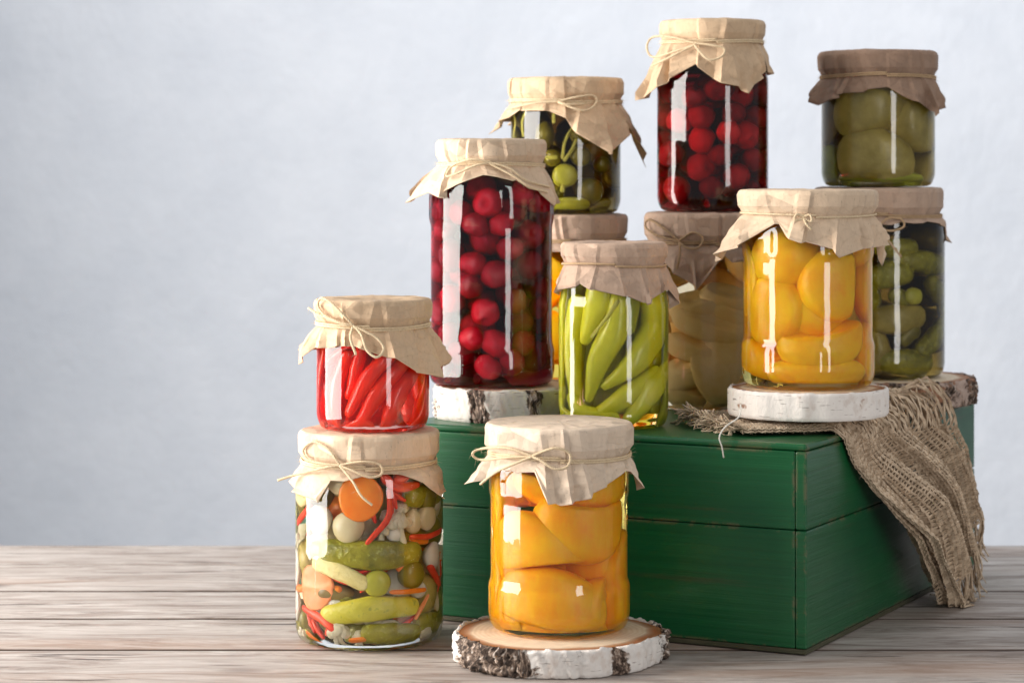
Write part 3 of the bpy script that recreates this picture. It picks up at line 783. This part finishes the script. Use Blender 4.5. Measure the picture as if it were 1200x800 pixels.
def podpx(J, name, m, org, s, pts, rpx, deep=0.0, **k):
    r = max(rpx)/s*J.Y/F
    L = [local(J, org[0]+x/s, org[1]+y/s, r, deep) for x, y in pts]
    return pod(J, name, m, L, [q/s*J.Y/F for q in rpx], **k)
def blobpx(J, name, m, org, s, c, r, dep=None, ang=0.0, deep=0.0, **k):
    q = J.Y/F/s
    rx, rz = r[0]*q, r[1]*q; ry = (dep*q if dep else min(rx, rz))
    L = local(J, org[0]+c[0]/s, org[1]+c[1]/s, ry, deep)
    return blob(J, name, m, L, (rx, ry, rz), (0, math.radians(ang), 0), **k)

# peach jar at the front
q = o3, s3
for i, (c, r, cut, ang) in enumerate([((425, 335), (128, 112), (.0, -.15, .95, .42), 8), ((285, 425), (138, 100), (.55, -.1, -.75, .35), 22), ((315, 585), (150, 104), (.1, .1, -.9, .35), 12),
        ((505, 520), (100, 150), (.6, .2, -.2, .5), -14), ((185, 260), (70, 110), (-.6, .2, .4, .4), 0), ((400, 215), (150, 78), (0, -.2, .9, .2), 3), ((175, 520), (60, 120), (-.6, 0, -.2, .4), 5)]):
    blobpx(J3, 'peach_half', FD['peach'], *q, c, (r[0]*1.08, r[1]*1.1), dep=80, ang=ang, cut=cut, lump=.05, seed=i+3, geo=UVf, deep=(0, .0, .0, .004, .008, .010, .012)[i])
for i, (x, y, zz) in enumerate([(.015, .012, .03), (-.018, .010, .05), (.014, .012, .085), (-.014, .012, .100), (0, .0, .065), (.0, .006, .116), (-.02, .0, .115), (.02, .0, .116), (0, 0, .02), (.02, 0, .055), (-.030, -.016, .016), (.028, -.020, .016), (-.004, -.026, .014), (-.03, -.012, .06)]):
    blob(J3, 'peach_half', FD['peach'], (x, y, zz), (.028, .026, .022), (i, i*2, i), cut=(0, 0, 1, .1), seed=i+40)
# yellow peach jar
q = o10, s10
for i, (c, r, cut, ang, dp) in enumerate([((205, 425), (98, 96), (-.3, -1, 0, .72), 0, 0), ((372, 345), (92, 100), (.8, .6, 0, .4), 5, .001), ((235, 262), (98, 84), (0, .8, .5, .3), 0, .006), ((345, 515), (120, 82), (.2, -.3, .9, .35), -16, .002),
        ((470, 350), (66, 120), (.8, .2, 0, .3), 0, .010), ((460, 540), (66, 90), (.5, .2, 0, .3), 0, .004), ((190, 575), (104, 62), (0, .2, -.9, .5), 8, .006), ((420, 240), (100, 60), (0, .2, .9, .3), 0, .010), ((125, 330), (50, 100), (-.8, .1, 0, .3), 0, .010), ((330, 610), (130, 46), (0, 0, -1, .5), 0, .006), ((300, 430), (90, 90), (0, 1, 0, .5), 0, .016)]):
    blobpx(J10, 'peach_half', FD['apricot'], *q, c, (r[0]*1.1, r[1]*1.12), dep=74, ang=ang, cut=cut, lump=.04, seed=i+13, geo=UVf, deep=dp)
for i, (x, y, zz) in enumerate([(.015, .02, .03), (-.018, .018, .05), (.012, .022, .085), (-.012, .02, .105), (0, .0, .065)]):
    blob(J10, 'peach_half', FD['apricot'], (x, y, zz), (.028, .026, .022), (i, i*2, i), cut=(0, 0, 1, .1), seed=i+60)
# hidden yellow jar
for i in range(16):
    a = i*2.4; zz = .02+.128*(i/16)
    blob(J5, 'fruit_half', FD['apricot'], (.028*math.sin(a), -.028*math.cos(a), zz), (.022, .022, .019), (i, i, i), cut=(0, 0, 1, .1), seed=i, geo=UVs)

for nm_ in ('peach', 'apricot'):      # fibrous streaks and redder blushes in the fruit
    nt_ = FD[nm_].node_tree; p_ = [n for n in nt_.nodes if n.type == 'BSDF_PRINCIPLED'][0]; src_ = p_.inputs['Base Color'].links[0].from_socket
    f_ = noise(nt_, coords(nt_, (1, 1, .25), loc=(2, 2, 2)), 170, 5, .7)
    g_ = noise(nt_, coords(nt_, loc=(4, 1, 0)), 42, 3, .5, .5)
    c_ = mixc(nt_, ramp(nt_, f_, [(.48, 0), (.62, .35)]), src_, (1.0, .60, .012))
    c_ = mixc(nt_, ramp(nt_, g_, [(.56, 0), (.72, .40)]), c_, (1.0, .27, .002))
    ln(nt_, c_, p_.inputs['Base Color'])
# cherries: spread through the jar without overlap, meshes shared
def cherry_mesh(seed, pit=.26):
    V, Fs = uvs(22, 14)
    d = np.hypot(V[:, 0], V[:, 1]); V = V.copy()
    V[:, 2] -= np.where(V[:, 2] > 0, pit*np.exp(-(d/.3)**2), 0)
    V *= (1+.13*(vnoise(4+V[:, 0]*1.7, 4+V[:, 1]*1.7+V[:, 2], seed)-.5)*2)[:, None]
    V[:, 0] *= 1.06
    return mesh(V, Fs)
def pack(J, name, m, r0, r1, n, z0, z1, shapes, zscale=1.0, seed=5):
    rs = random.Random(seed); P = []
    ms = [cherry_mesh(k) for k in range(shapes)]
    for me in ms: me.materials.append(m)
    for k in range(9000):
        r = rs.uniform(r0, r1); Rm = J.Rin-r*1.06
        outer = rs.random() < .7
        rho = Rm*rs.uniform(.78, 1) if outer else Rm*math.sqrt(rs.random()); a = rs.uniform(-PI, PI); zz = rs.uniform(z0+r, z1-r)
        lim = np.interp(zz+r*.5, J.Q[:, 1][10:], J.Q[:, 0][10:])-r*1.08
        rho = min(rho, lim)
        p_ = np.array((rho*math.sin(a), -rho*math.cos(a), zz))
        if all(np.linalg.norm(p_-s) > (r+sr)*.80 for s, sr in P):
            P.append((p_, r))
            if len(P) >= n: break
    for i, (p_, r) in enumerate(P):
        o = obj(name, ms[i % shapes], None, J.t, loc=tuple(p_), rot=(rs.uniform(0, 6), rs.uniform(0, 6), rs.uniform(0, 6)), scale=(r, r*rs.uniform(.92, 1), r*zscale))
pack(J4, 'cherry', FD['cherry'], .0098, .0136, 210, .006, .170, 4)
pack(J9, 'berry', FD['berry'], .0095, .0125, 95, .006, .116, 4, 1.0, 8)

# red peppers
q = o2, s2
for i, (pts, r) in enumerate([([(300, 640), (390, 470), (500, 350)], [30, 52, 40]), ([(330, 730), (440, 540), (560, 380)], [30, 55, 45]), ([(160, 700), (165, 500), (185, 330)], [24, 36, 30]), ([(235, 690), (240, 520), (290, 360)], [30, 48, 34]),
        ([(300, 560), (330, 450), (360, 320)], [22, 40, 34]), ([(470, 720), (520, 560), (600, 420)], [36, 62, 40]), ([(590, 720), (620, 590), (660, 470)], [34, 52, 34]), ([(400, 720), (370, 690), (280, 720)], [24, 34, 24]),
        ([(660, 720), (675, 640), (680, 500)], [20, 34, 26]), ([(500, 480), (560, 420), (640, 400)], [22, 38, 30]), ([(200, 420), (240, 380), (330, 300)], [20, 36, 26])]):
    podpx(J2, 'red_pepper', FD['redpepper'], *q, pts, r, seed=i, deep=(.0, .002, .001, .002, .007, .001, .003, .004, .002, .008, .009)[i], ns=16, lump=.1, flat=.8)
for i in range(14):
    a = i*2.4; b = a+.5; rho = .022+.008*(i % 2)
    pod(J2, 'red_pepper', FD['redpepper'], [(rho*math.sin(a), rho*abs(math.cos(a))*.9, .012), (rho*math.sin(a+.2), rho*abs(math.cos(a+.2)), .042), (rho*math.sin(b), rho*abs(math.cos(b)), .072)], [.006, .010, .007], seed=i)

# pale green peppers
q = (630, 260), 3.2
for i, (pts, r, dp, mm) in enumerate([([(400, 215), (425, 380), (360, 520), (255, 615)], [52, 64, 52, 16], 0, 0), ([(300, 290), (290, 400), (235, 520), (200, 660)], [34, 50, 40, 16], .002, 0), ([(112, 250), (100, 420), (98, 640)], [30, 34, 26], .001, 0),
        ([(250, 200), (225, 320), (190, 440)], [46, 50, 22], .004, 0), ([(165, 300), (150, 470), (165, 670)], [34, 40, 26], .005, 0), ([(470, 240), (480, 400), (455, 560)], [38, 44, 28], .003, 1), ([(480, 545), (400, 640), (340, 740)], [40, 54, 26], .001, 0),
        ([(420, 560), (330, 650), (230, 720)], [26, 40, 24], .004, 0), ([(460, 560), (470, 660), (440, 740)], [36, 44, 30], .004, 1), ([(150, 660), (180, 715), (280, 735)], [30, 36, 30], .003, 0), ([(110, 620), (105, 700), (150, 740)], [26, 30, 20], .003, 0), ([(290, 220), (330, 270), (330, 400)], [36, 46, 30], .009, 1)]):
    podpx(J7, 'green_pepper', FD['greenpepper' if mm == 0 else 'greenpepper_dark'], *q, pts, r, seed=i, deep=dp, ns=18, lump=.07)
for i, pts in enumerate([[(205, 430), (250, 370), (300, 300)]]):
    podpx(J7, 'pepper_stem', FD['stem'], *q, pts, [7, 6, 8], deep=.001)
for i in range(12):
    a = i*.5-1.6
    pod(J7, 'green_pepper', FD['greenpepper'], [(.026*math.sin(a), .024*abs(math.cos(a))+.004, .014), (.030*math.sin(a+.2), .028*abs(math.cos(a))+.002, .06), (.024*math.sin(a-.1), .024*abs(math.cos(a)), .112)], [.006, .010, .008], seed=i)

# pears
q = (630, 260), 3.2
for i, (c, r, a, dp) in enumerate([((640, 390), (140, 46), 14, .0), ((600, 470), (130, 48), 8, .004), ((560, 560), (90, 56), -20, .002), ((650, 560), (60, 110), -18, .0), ((700, 470), (60, 120), -10, .003), ((720, 640), (90, 60), 12, .003), ((560, 640), (70, 60), 10, .006),
        ((740, 340), (90, 60), 24, .005), ((590, 310), (90, 50), -14, .006), ((700, 280), (80, 46), 10, .008), ((800, 480), (60, 130), 5, .004), ((800, 640), (80, 70), 5, .006), ((480, 450), (40, 120), 5, .006)]):
    blobpx(J8, 'pear_slice', FD['pear'], *q, c, (r[0]*1.12, r[1]*1.18), dep=40, ang=a, cut=(.1, -.5, .8, .5), lump=.06, seed=i+70, deep=dp, geo=UVf)
for i in range(12):
    a = i*2.4
    blob(J8, 'pear_slice', FD['pear'], (.026*math.sin(a), .026*abs(math.cos(a)), .02+.010*i), (.024, .018, .015), (i, i, i), cut=(0, 0, 1, .2), seed=i, geo=UVs)

# small green pickles with stems
q = o6, s6
for i, (c, r, mm, dp) in enumerate([((350, 480), (54, 54), 'olive_light', 0), ((420, 395), (46, 44), 'olive', .001), ((455, 545), (62, 58), 'olive', .002), ((375, 612), (96, 36), 'olive_light', 0), ((510, 620), (60, 40), 'olive', .002), ((540, 480), (60, 60), 'olive', .001),
        ((310, 560), (40, 40), 'olive', .004), ((300, 400), (40, 40), 'olive', .004), ((560, 390), (44, 50), 'olive', .004), ((500, 430), (40, 36), 'olive', .005), ((250, 600), (60, 44), 'olive', .003), ((170, 560), (50, 50), 'olive', .003), ((200, 440), (60, 60), 'olive', .003), ((570, 580), (40, 50), 'olive', .003), ((420, 300), (50, 40), 'olive', .005), ((270, 300), (40, 60), 'olive', .008), ((160, 330), (40, 70), 'olive', .006)]):
    blobpx(J6, 'green_pickle', FD[mm], *q, c, r, lump=.05, seed=i+90, deep=dp)
for i, (pts, r) in enumerate([([(340, 400), (350, 330), (380, 270)], [8, 7, 6]), ([(350, 410), (385, 360), (400, 320)], [9, 8, 7]), ([(270, 400), (310, 398)], [10, 9]), ([(130, 300), (135, 240), (130, 200)], [9, 8, 8]), ([(165, 300), (160, 240), (175, 200)], [8, 9, 7]), ([(300, 240), (300, 200)], [8, 8]), ([(340, 545), (342, 520)], [12, 8])]):
    podpx(J6, 'pickle_stem', FD['stem'], *q, pts, r, deep=.0)
for i in range(12):
    a = i*2.4
    blob(J6, 'green_pickle', FD['olive'], (.024*math.sin(a), .024*abs(math.cos(a)), .018+.006*i), (.014, .014, .014), seed=i, geo=UVs)

# cucumbers, top right
q = (930, 50), 3.81
for i, (c, r, a, mm, dp) in enumerate([((318, 300), (140, 96), -18, 'cucumber', .001), ((350, 520), (150, 112), 8, 'cucumber', .0), ((520, 360), (140, 108), 18, 'cucumber', .002), ((185, 330), (56, 110), 6, 'cucumber_brown', .004), ((575, 560), (90, 80), -10, 'cucumber', .005), ((170, 560), (60, 90), 20, 'greenpepper_dark', .004), ((450, 220), (120, 50), 0, 'cucumber', .010), ((380, 610), (170, 34), 0, 'greenpepper_dark', .006)]):
    blobpx(J12, 'cucumber_half', FD[mm], *q, c, (r[0]*1.2, r[1]*1.22), dep=84, ang=a, lump=.05, seed=i+110, deep=dp, geo=UVf)
for i, (x, y, zz) in enumerate([(.015, .018, .03), (-.016, .018, .035), (.012, .02, .07), (-.014, .018, .075)]):
    blob(J12, 'cucumber_half', FD['cucumber'], (x, y, zz), (.024, .022, .03), (i, 0, i), seed=i)
# dark pickles, back right
q = o11, s11
for i, (pts, r, mm, dp) in enumerate([([(85, 335), (120, 320), (150, 322)], [36, 44, 34], 'gherkin', .001), ([(178, 392), (190, 393)], [24, 25], 'olive_light', 0), ([(70, 470), (130, 462), (185, 455)], [36, 46, 36], 'cucumber', 0),
        ([(200, 560), (235, 520), (255, 470)], [26, 36, 28], 'gherkin', .002), ([(225, 350), (245, 400), (250, 440)], [26, 34, 26], 'gherkin', .004), ([(150, 280), (200, 285), (250, 300)], [28, 36, 28], 'gherkin', .003), ([(90, 590), (150, 595), (210, 600)], [30, 40, 30], 'gherkin', .002),
        ([(60, 520), (75, 560), (60, 610)], [34, 40, 30], 'cucumber', .003), ([(40, 360), (45, 410), (40, 440)], [34, 40, 34], 'gherkin', .003), ([(80, 235), (120, 245), (170, 240)], [26, 34, 26], 'gherkin', .004), ([(10, 300), (20, 340)], [40, 40], 'gherkin', .003), ([(-40, 420), (-30, 480)], [40, 44], 'cucumber', .003), ([(-50, 560), (-20, 600)], [40, 44], 'gherkin', .003), ([(150, 530), (180, 500)], [22, 24], 'olive', .004), ([(130, 390), (150, 400)], [24, 24], 'gherkin', .004)]):
    podpx(J11, 'pickled_cucumber', FD[mm], *q, pts, [k*1.08 for k in r], seed=i+3, deep=dp, ns=16, lump=.12)
for i in range(14):
    a = i*2.4
    blob(J11, 'pickled_cucumber', FD['olive'], (.03*math.sin(a), .03*abs(math.cos(a)), .02+.009*i), (.018, .018, .014), seed=i, geo=UVs)

# mixed vegetables
q = o1, s1
def disc(J, name, m, org, s, c, r, nrm, thick=.0045, teeth=0, deep=0.0, sq=1.0):
    rr = r/s*J.Y/F; L = local(J, org[0]+c[0]/s, org[1]+c[1]/s, .006, deep)
    n = 72; th = np.arange(n)*2*PI/n; rad = rr*(1+.03*np.sin(th*3+1))
    if teeth: rad = rad*(1+.035*np.abs(np.sin(th*teeth/2))-.015)
    rows = []
    for f, zz in ((0, -1), (.5, -1), (.9, -1), (.98, -.8), (1, 0), (.98, .8), (.9, 1), (.5, 1.0), (.28, .93), (0, .9)):
        wob = (np.cos(np.sin(th)*rr*f/.0028*1.6)*.0006 if teeth else 0*th)
        rows.append(np.stack([rad*f*np.cos(th), rad*f*np.sin(th)*sq, zz*thick/2+wob*(zz > .8)], 1))
    V = np.vstack(rows); nn = Vector(nrm).normalized(); R_ = np.array(nn.to_track_quat('Z', 'Y').to_matrix())
    V = clampv(J, V@R_.T+L)
    return obj(name, mesh(V, grid_faces(len(rows), n)), m, J.t)
disc(J1, 'carrot_slice', FD['carrot'], *q, (283, 258), 72, (-.15, -1, .1), deep=.0)
disc(J1, 'carrot_slice', FD['carrot_pale'], *q, (140, 545), 72, (-.55, -1, .05), teeth=20, deep=.0, sq=1.0)
for i, (pts, r, mm, dp) in enumerate([([(190, 428), (320, 440), (440, 432)], [42, 50, 38], 'gherkin', .0), ([(185, 632), (320, 612), (440, 605)], [30, 42, 30], 'gherkin_light', 0), ([(310, 692), (380, 695), (445, 690)], [30, 38, 32], 'gherkin', .001), ([(200, 560), (240, 575)], [28, 30], 'gherkin', .012),
        ([(450, 660), (510, 640), (530, 560)], [30, 34, 24], 'gherkin', .006), ([(150, 690), (140, 660), (110, 600)], [24, 30, 24], 'gherkin', .010), ([(440, 250), (500, 240)], [36, 34], 'gherkin', .006), ([(90, 300), (88, 350)], [24, 26], 'gherkin', .008), ([(180, 430), (150, 420)], [26, 26], 'gherkin_light', .004)]):
    podpx(J1, 'gherkin', FD[mm], *q, pts, r, seed=i+9, deep=dp, ns=20, lump=.07)
podpx(J1, 'baby_corn', FD['corn'], *q, [(150, 466), (220, 495), (292, 532)], [25, 29, 24], seed=3, deep=.0)
podpx(J1, 'baby_corn', FD['corn'], *q, [(85, 245), (110, 262), (125, 250)], [20, 24, 20], seed=4, deep=.001)
for i, (c, r, mm, dp) in enumerate([((335, 530), (42, 42), 'olive_light', 0), ((440, 500), (46, 46), 'olive', .001), ((480, 260), (40, 44), 'olive', .003), ((210, 560), (60, 30), 'cucumber_brown', .008)]):
    blobpx(J1, 'green_tomato', FD[mm], *q, c, r, lump=.04, seed=i+150, deep=dp)
for i, (c, r, mm, dp) in enumerate([((160, 325), (44, 48), 'onion', .0), ((485, 318), (42, 40), 'onion_beige', 0), ((248, 350), (50, 52), 'onion_beige', .002), ((497, 440), (38, 44), 'onion', .001), ((95, 480), (34, 60), 'onion', .002), ((160, 200), (50, 44), 'onion', .004), ((100, 600), (30, 50), 'onion', .003), ((440, 330), (30, 40), 'onion_beige', .006), ((280, 620), (40, 40), 'onion_beige', .014), ((510, 590), (30, 40), 'onion_beige', .005), ((400, 520), (40, 60), 'onion', .014), ((230, 210), (44, 40), 'onion_beige', .006), ((100, 210), (34, 44), 'onion', .004)]):
    blobpx(J1, 'pearl_onion', FD[mm], *q, c, r, lump=.06, seed=i+170, deep=dp)
def floret(J, c, r, dp, seed):
    rs = random.Random(seed); qq = J.Y/F/s1; L = local(J, o1[0]+c[0]/s1, o1[1]+c[1]/s1, r*qq, dp); R0 = r*qq
    parts = []
    V0, F0 = uvs(12, 8)
    for k in range(26):
        d = np.array([rs.gauss(0, 1), rs.gauss(0, 1)-.4, abs(rs.gauss(0, 1))]); d /= np.linalg.norm(d)
        parts.append((V0*R0*rs.uniform(.24, .38)+L+d*R0*.62, F0))
    for k in range(3):
        a = rs.uniform(-.6, .6)
        sv, sf = sweep(catmull([L+np.array([0, 0, R0*.3]), L+np.array([a*R0*.4, 0, -R0*.5]), L+np.array([a*R0, 0, -R0*1.2])], R0*.2), R0*.22, 8)
        parts.append((sv, sf))
    V, Fs = join(parts)
    obj('cauliflower_floret', mesh(clampv(J, V), Fs), FD['cauliflower'], J.t)
for i, (c, r, dp) in enumerate([((400, 345), 50, .001), ((92, 385), 34, .001), ((215, 695), 42, .001), ((270, 160), 40, .006), ((480, 700), 34, .002), ((120, 700), 34, .003), ((330, 650), 40, .012), ((370, 430), 40, .012), ((460, 585), 36, .010)]):
    floret(J1, c, r, dp, i)
for i, (pts, r, mm, dp) in enumerate([([(375, 240), (372, 320), (308, 398)], [14, 18, 14], 'redstrip', -.001), ([(365, 200), (400, 225), (455, 215)], [24, 28, 20], 'redstrip', .001), ([(390, 165), (430, 185), (400, 200)], [20, 24, 20], 'redstrip', .004), ([(448, 382), (495, 380), (540, 360)], [14, 17, 14], 'redstrip', .0),
        ([(495, 480), (512, 530)], [20, 20], 'redstrip', .003), ([(92, 345), (105, 315), (125, 285)], [16, 20, 16], 'redstrip', .0), ([(110, 612), (150, 640), (190, 675)], [18, 24, 20], 'redstrip', -.001), ([(385, 560), (430, 558), (482, 552)], [12, 15, 12], 'carrot', .001), ([(462, 640), (480, 605), (495, 575)], [12, 15, 12], 'carrot_pale', .0),
        ([(255, 715), (290, 712)], [14, 14], 'carrot', .002), ([(120, 690), (140, 715)], [12, 14], 'carrot', .002), ([(530, 440), (535, 500)], [12, 14], 'redstrip', .002), ([(180, 690), (200, 640)], [12, 14], 'redstrip', .004), ([(300, 470), (250, 500)], [14, 16], 'redstrip', .014)]):
    podpx(J1, 'pepper_strip' if 'red' in mm else 'carrot_strip', FD[mm], *q, pts, r, seed=i, deep=dp, ns=10, lump=.15, flat=.6)
rv = random.Random(12)
for i in range(46):
    px_, py_ = rv.uniform(85, 540), rv.uniform(180, 715); k = i % 6
    if k in (0, 3):
        a = rv.uniform(0, PI); L_ = rv.uniform(22, 44)
        podpx(J1, 'pepper_strip', FD['redstrip'], *q, [(px_-L_*math.cos(a), py_-L_*math.sin(a)), (px_, py_+6), (px_+L_*math.cos(a), py_+L_*math.sin(a))], [10, 14, 10], seed=i, deep=.008, ns=10, lump=.15, flat=.6)
    elif k in (1, 4): floret(J1, (px_, py_), rv.uniform(22, 34), .008, i)
    elif k == 2: blobpx(J1, 'pearl_onion', FD['onion'], *q, (px_, py_), (rv.uniform(22, 34), rv.uniform(20, 30)), lump=.1, seed=i, deep=.008)
    else: podpx(J1, 'carrot_strip', FD['carrot'], *q, [(px_-18, py_), (px_+18, py_+rv.uniform(-14, 14))], [13, 13], seed=i, deep=.008, ns=8, lump=.2)
for i in range(56):
    a = i*2.39996; zz = .012+.0023*i; rho = .022+.014*((i*7) % 3)/2
    nm, mm = [('gherkin', 'gherkin'), ('pearl_onion', 'onion_beige'), ('green_tomato', 'olive'), ('carrot_slice', 'carrot'), ('cauliflower_piece', 'cauliflower'), ('gherkin', 'cucumber')][i % 6]
    yy = -rho*math.cos(a)
    if yy < -.016: yy = -.016
    blob(J1, nm, FD[mm], (rho*math.sin(a), yy, zz), (.016, .014, .013), (i, i, i), seed=i, geo=UVs)

# ------------------------------------------------------------------ burlap over the corner of the box
bt = thing('burlap_cloth', 'frayed brown burlap cloth draped over the right side of the green box', 'cloth', (BX, BY, 0), -PHI)
DIRP = np.array([.70, .714]); DIRQ = np.array([-.714, .70])
ORG = np.array([-.098, .062])      # box-frame start of the strip, centre line
nw_, nl_ = 60, 108
LEN = .302
def cloth(u, wv_, layer):
    """u along (0..LEN, m), wv_ across (-1..1) -> box-frame point"""
    W = .054+.012*np.clip(u/.10, 0, 1)-.010*np.clip((u-.2)/.12, 0, 1)
    ph = 3.3*PI*wv_+1.1*np.sin(u*9)+.8
    gather = np.clip((u-.02)/.12, .25, 1)
    qv = W*wv_+.0065*np.sin(ph*2)*gather*.6
    P2 = ORG[None, :]+u[:, None]*DIRP[None]+qv[:, None]*DIRQ[None]
    x = P2[:, 0]; y = P2[:, 1]
    h = (.0030+(.0085+.025*np.clip((u-.14)/.06, 0, 1))*np.abs(np.sin(ph*.62))*gather+.004*(vnoise(5+u*30, 5+wv_*2.2, 3)-.5))
    h = np.where(x < -.004, np.minimum(h*1.6, .021), h)*(1-.35*layer)
    # slice sits on the cloth: press it flat there
    sx, sy = b_inv(.232, 1.912)
    ins = np.clip(1.15-np.hypot(x-sx, y-sy)/.066, 0, 1)*4; ins = np.clip(ins, 0, 1)
    h = np.where(x < 0, h*(1-ins)+np.minimum(h, .0100-.002*layer)*ins, h)
    # wrap over the edge x=0 with a small radius
    R0 = .006; arc = R0*PI/2
    over = x+R0
    ang = np.clip(over/R0, 0, PI/2)
    X = np.where(over < 0, x, -R0+(R0+h)*np.sin(ang))
    Z = np.where(over < 0, BZ+h, BZ-R0+(R0+h)*np.cos(ang))
    down = np.clip(over-arc, 0, None)
    Z = Z-down
    hang = .010*np.clip(down/.05, 0, 1)+.004*np.sin(down*30+wv_*2)
    X = np.where(down > 0, X+np.clip(hang, 0, .02)*np.clip(down/.02, 0, 1), X)
    Z = np.maximum(Z, .004)
    return np.stack([X, y, Z], 1)
U = np.linspace(0, LEN, nl_); Wd = np.linspace(-1, 1, nw_)
allp = []
for layer in (0, 1):
    uu, ww = np.meshgrid(U, Wd, indexing='ij')
    jit = rng.normal(0, .00022, uu.shape)
    jit = jit+.0010*(vnoise(7+ww*14, 7+uu*10, 9+layer)-.5)
    wj = ww+.010*(vnoise(3+uu*55, 3+ww*4, 4+layer)-.5)+rng.normal(0, .0018, uu.shape)
    # ragged ends: the strip is not cut square
    uu2 = uu*(1+.045*np.sin(ww*2.2+.4)+.05*ww*(-1))+.0
    Pt = cloth((uu2+jit).ravel(), wj.ravel(), layer).reshape(nl_, nw_, 3)
    du = np.gradient(Pt, axis=0); dw = np.gradient(Pt, axis=1)
    N_ = np.cross(dw, du); N_ /= np.linalg.norm(N_, axis=2)[..., None]+1e-12
    N_ *= np.sign(N_[..., 2:3]+N_[..., 0:1]*1.0+1e-9)
    sgn = ((np.add.outer(np.arange(nl_), np.arange(nw_)) % 2)*2-1)[..., None]
    for kind in (0, 1):
        G = Pt+N_*sgn*(.00042 if kind == 0 else -.00042)
        if kind == 1: G = G.transpose(1, 0, 2); Nn = N_.transpose(1, 0, 2)
        else: Nn = N_
        # threads run along axis 1 of G
        Tn = np.gradient(G, axis=1); Tn /= np.linalg.norm(Tn, axis=2)[..., None]+1e-12
        B = np.cross(Tn, Nn)
        a_, b_ = G.shape[:2]
        rad = .00112*(1+.55*(rng.random((a_, 1, 1))-.5)+.35*(rng.random((a_, b_, 1))-.5))
        ringv = np.stack([G+rad*(math.cos(k)*B+math.sin(k)*Nn) for k in (0, 2*PI/3, 4*PI/3)], 2)   # a,b,3,3
        vv = ringv.reshape(-1, 3)
        idx = np.arange(a_*b_*3).reshape(a_, b_, 3)
        fs = []
        for k in range(3):
            k2 = (k+1) % 3
            fs.append(np.stack([idx[:, :-1, k], idx[:, :-1, k2], idx[:, 1:, k2], idx[:, 1:, k]], -1).reshape(-1, 4))
        allp.append((vv, np.vstack(fs)))
        if kind == 1 and layer == 0: ENDS = (G[:, -1], G[:, 0], Tn[:, -1], Tn[:, 0])
off = 0; VV = []; FF = []
for v_, f_ in allp: VV.append(v_); FF.append(f_+off); off += len(v_)
o = obj('weave', mesh(np.vstack(VV), np.vstack(FF), False), M_BURLAP, bt); o['kind'] = 'stuff'
# fringes
fr = []; rsf = random.Random(4)
for (E, Tt, sg, l0, l1) in ((ENDS[0], ENDS[2], 1, .020, .044), (ENDS[1], ENDS[3], -1, .006, .016)):
    for i in range(len(E)):
        for k in range(3):
            bunch = E[min(len(E)-1, (i//6)*6+3)]
            l = rsf.uniform(l0, l1); e = E[i]+np.array([rsf.gauss(0, .0005) for _ in range(3)])
            d = Tt[i]*sg
            if sg > 0: d = d*.35+np.array([0, .1, -1.0])*.8
            d = d/np.linalg.norm(d)
            p1 = e+d*l*.4+(bunch-e)*.3+np.array([rsf.gauss(0, .001) for _ in range(3)])
            p2 = e+d*l*.75+(bunch-e)*.5+np.array([rsf.gauss(0, .0018) for _ in range(3)])
            p3 = e+d*l+(bunch-e)*.45+np.array([rsf.gauss(0, .0035) for _ in range(3)])
            Pp = catmull([e, p1, p2, p3], .003)
            if sg > 0: Pp[:, 0] = np.maximum(Pp[:, 0], .0015)
            else: Pp[:, 2] = np.maximum(Pp[:, 2], BZ+.0008)
            Pp[:, 2] = np.maximum(Pp[:, 2], .0012)
            fr.append(sweep(Pp, rsf.uniform(.00035, .0008), 4))
# stray fibres
flat = np.vstack([Pt.reshape(-1, 3)])
for _ in range(700):
    p0 = flat[rsf.randrange(len(flat))]+np.array([.001, -.001, .001])
    d = np.array([rsf.gauss(0, 1), rsf.gauss(-.4, 1), rsf.gauss(.3, 1)])*.0032
    fr.append(sweep(np.array([p0, p0+d*.6+np.array([0, 0, .001]), p0+d]), [.00012, .0001, .00005], 3))
o = obj('fringe', mesh(*join(fr)), M_BURLAP, bt); o['kind'] = 'stuff'
# loose white thread hanging over the front edge of the box
pts = [at(868, 474, 1.855), at(866, 488, 1.842), at(850, 500, 1.835), at(843, 512, 1.828), at(846, 524, 1.828), at(848, 536, 1.830)]
loose = [np.array([*b_inv(p_[0], p_[1]), p_[2]]) for p_ in pts]
loose = [np.array([l[0], min(l[1], -.001) if l[2] < BZ+.001 else l[1], l[2]]) for l in loose]
obj('loose_thread', mesh(*twine_geo(catmull(loose, .0011), .0006, .004, 5, .2)), M_WHITE, bt)
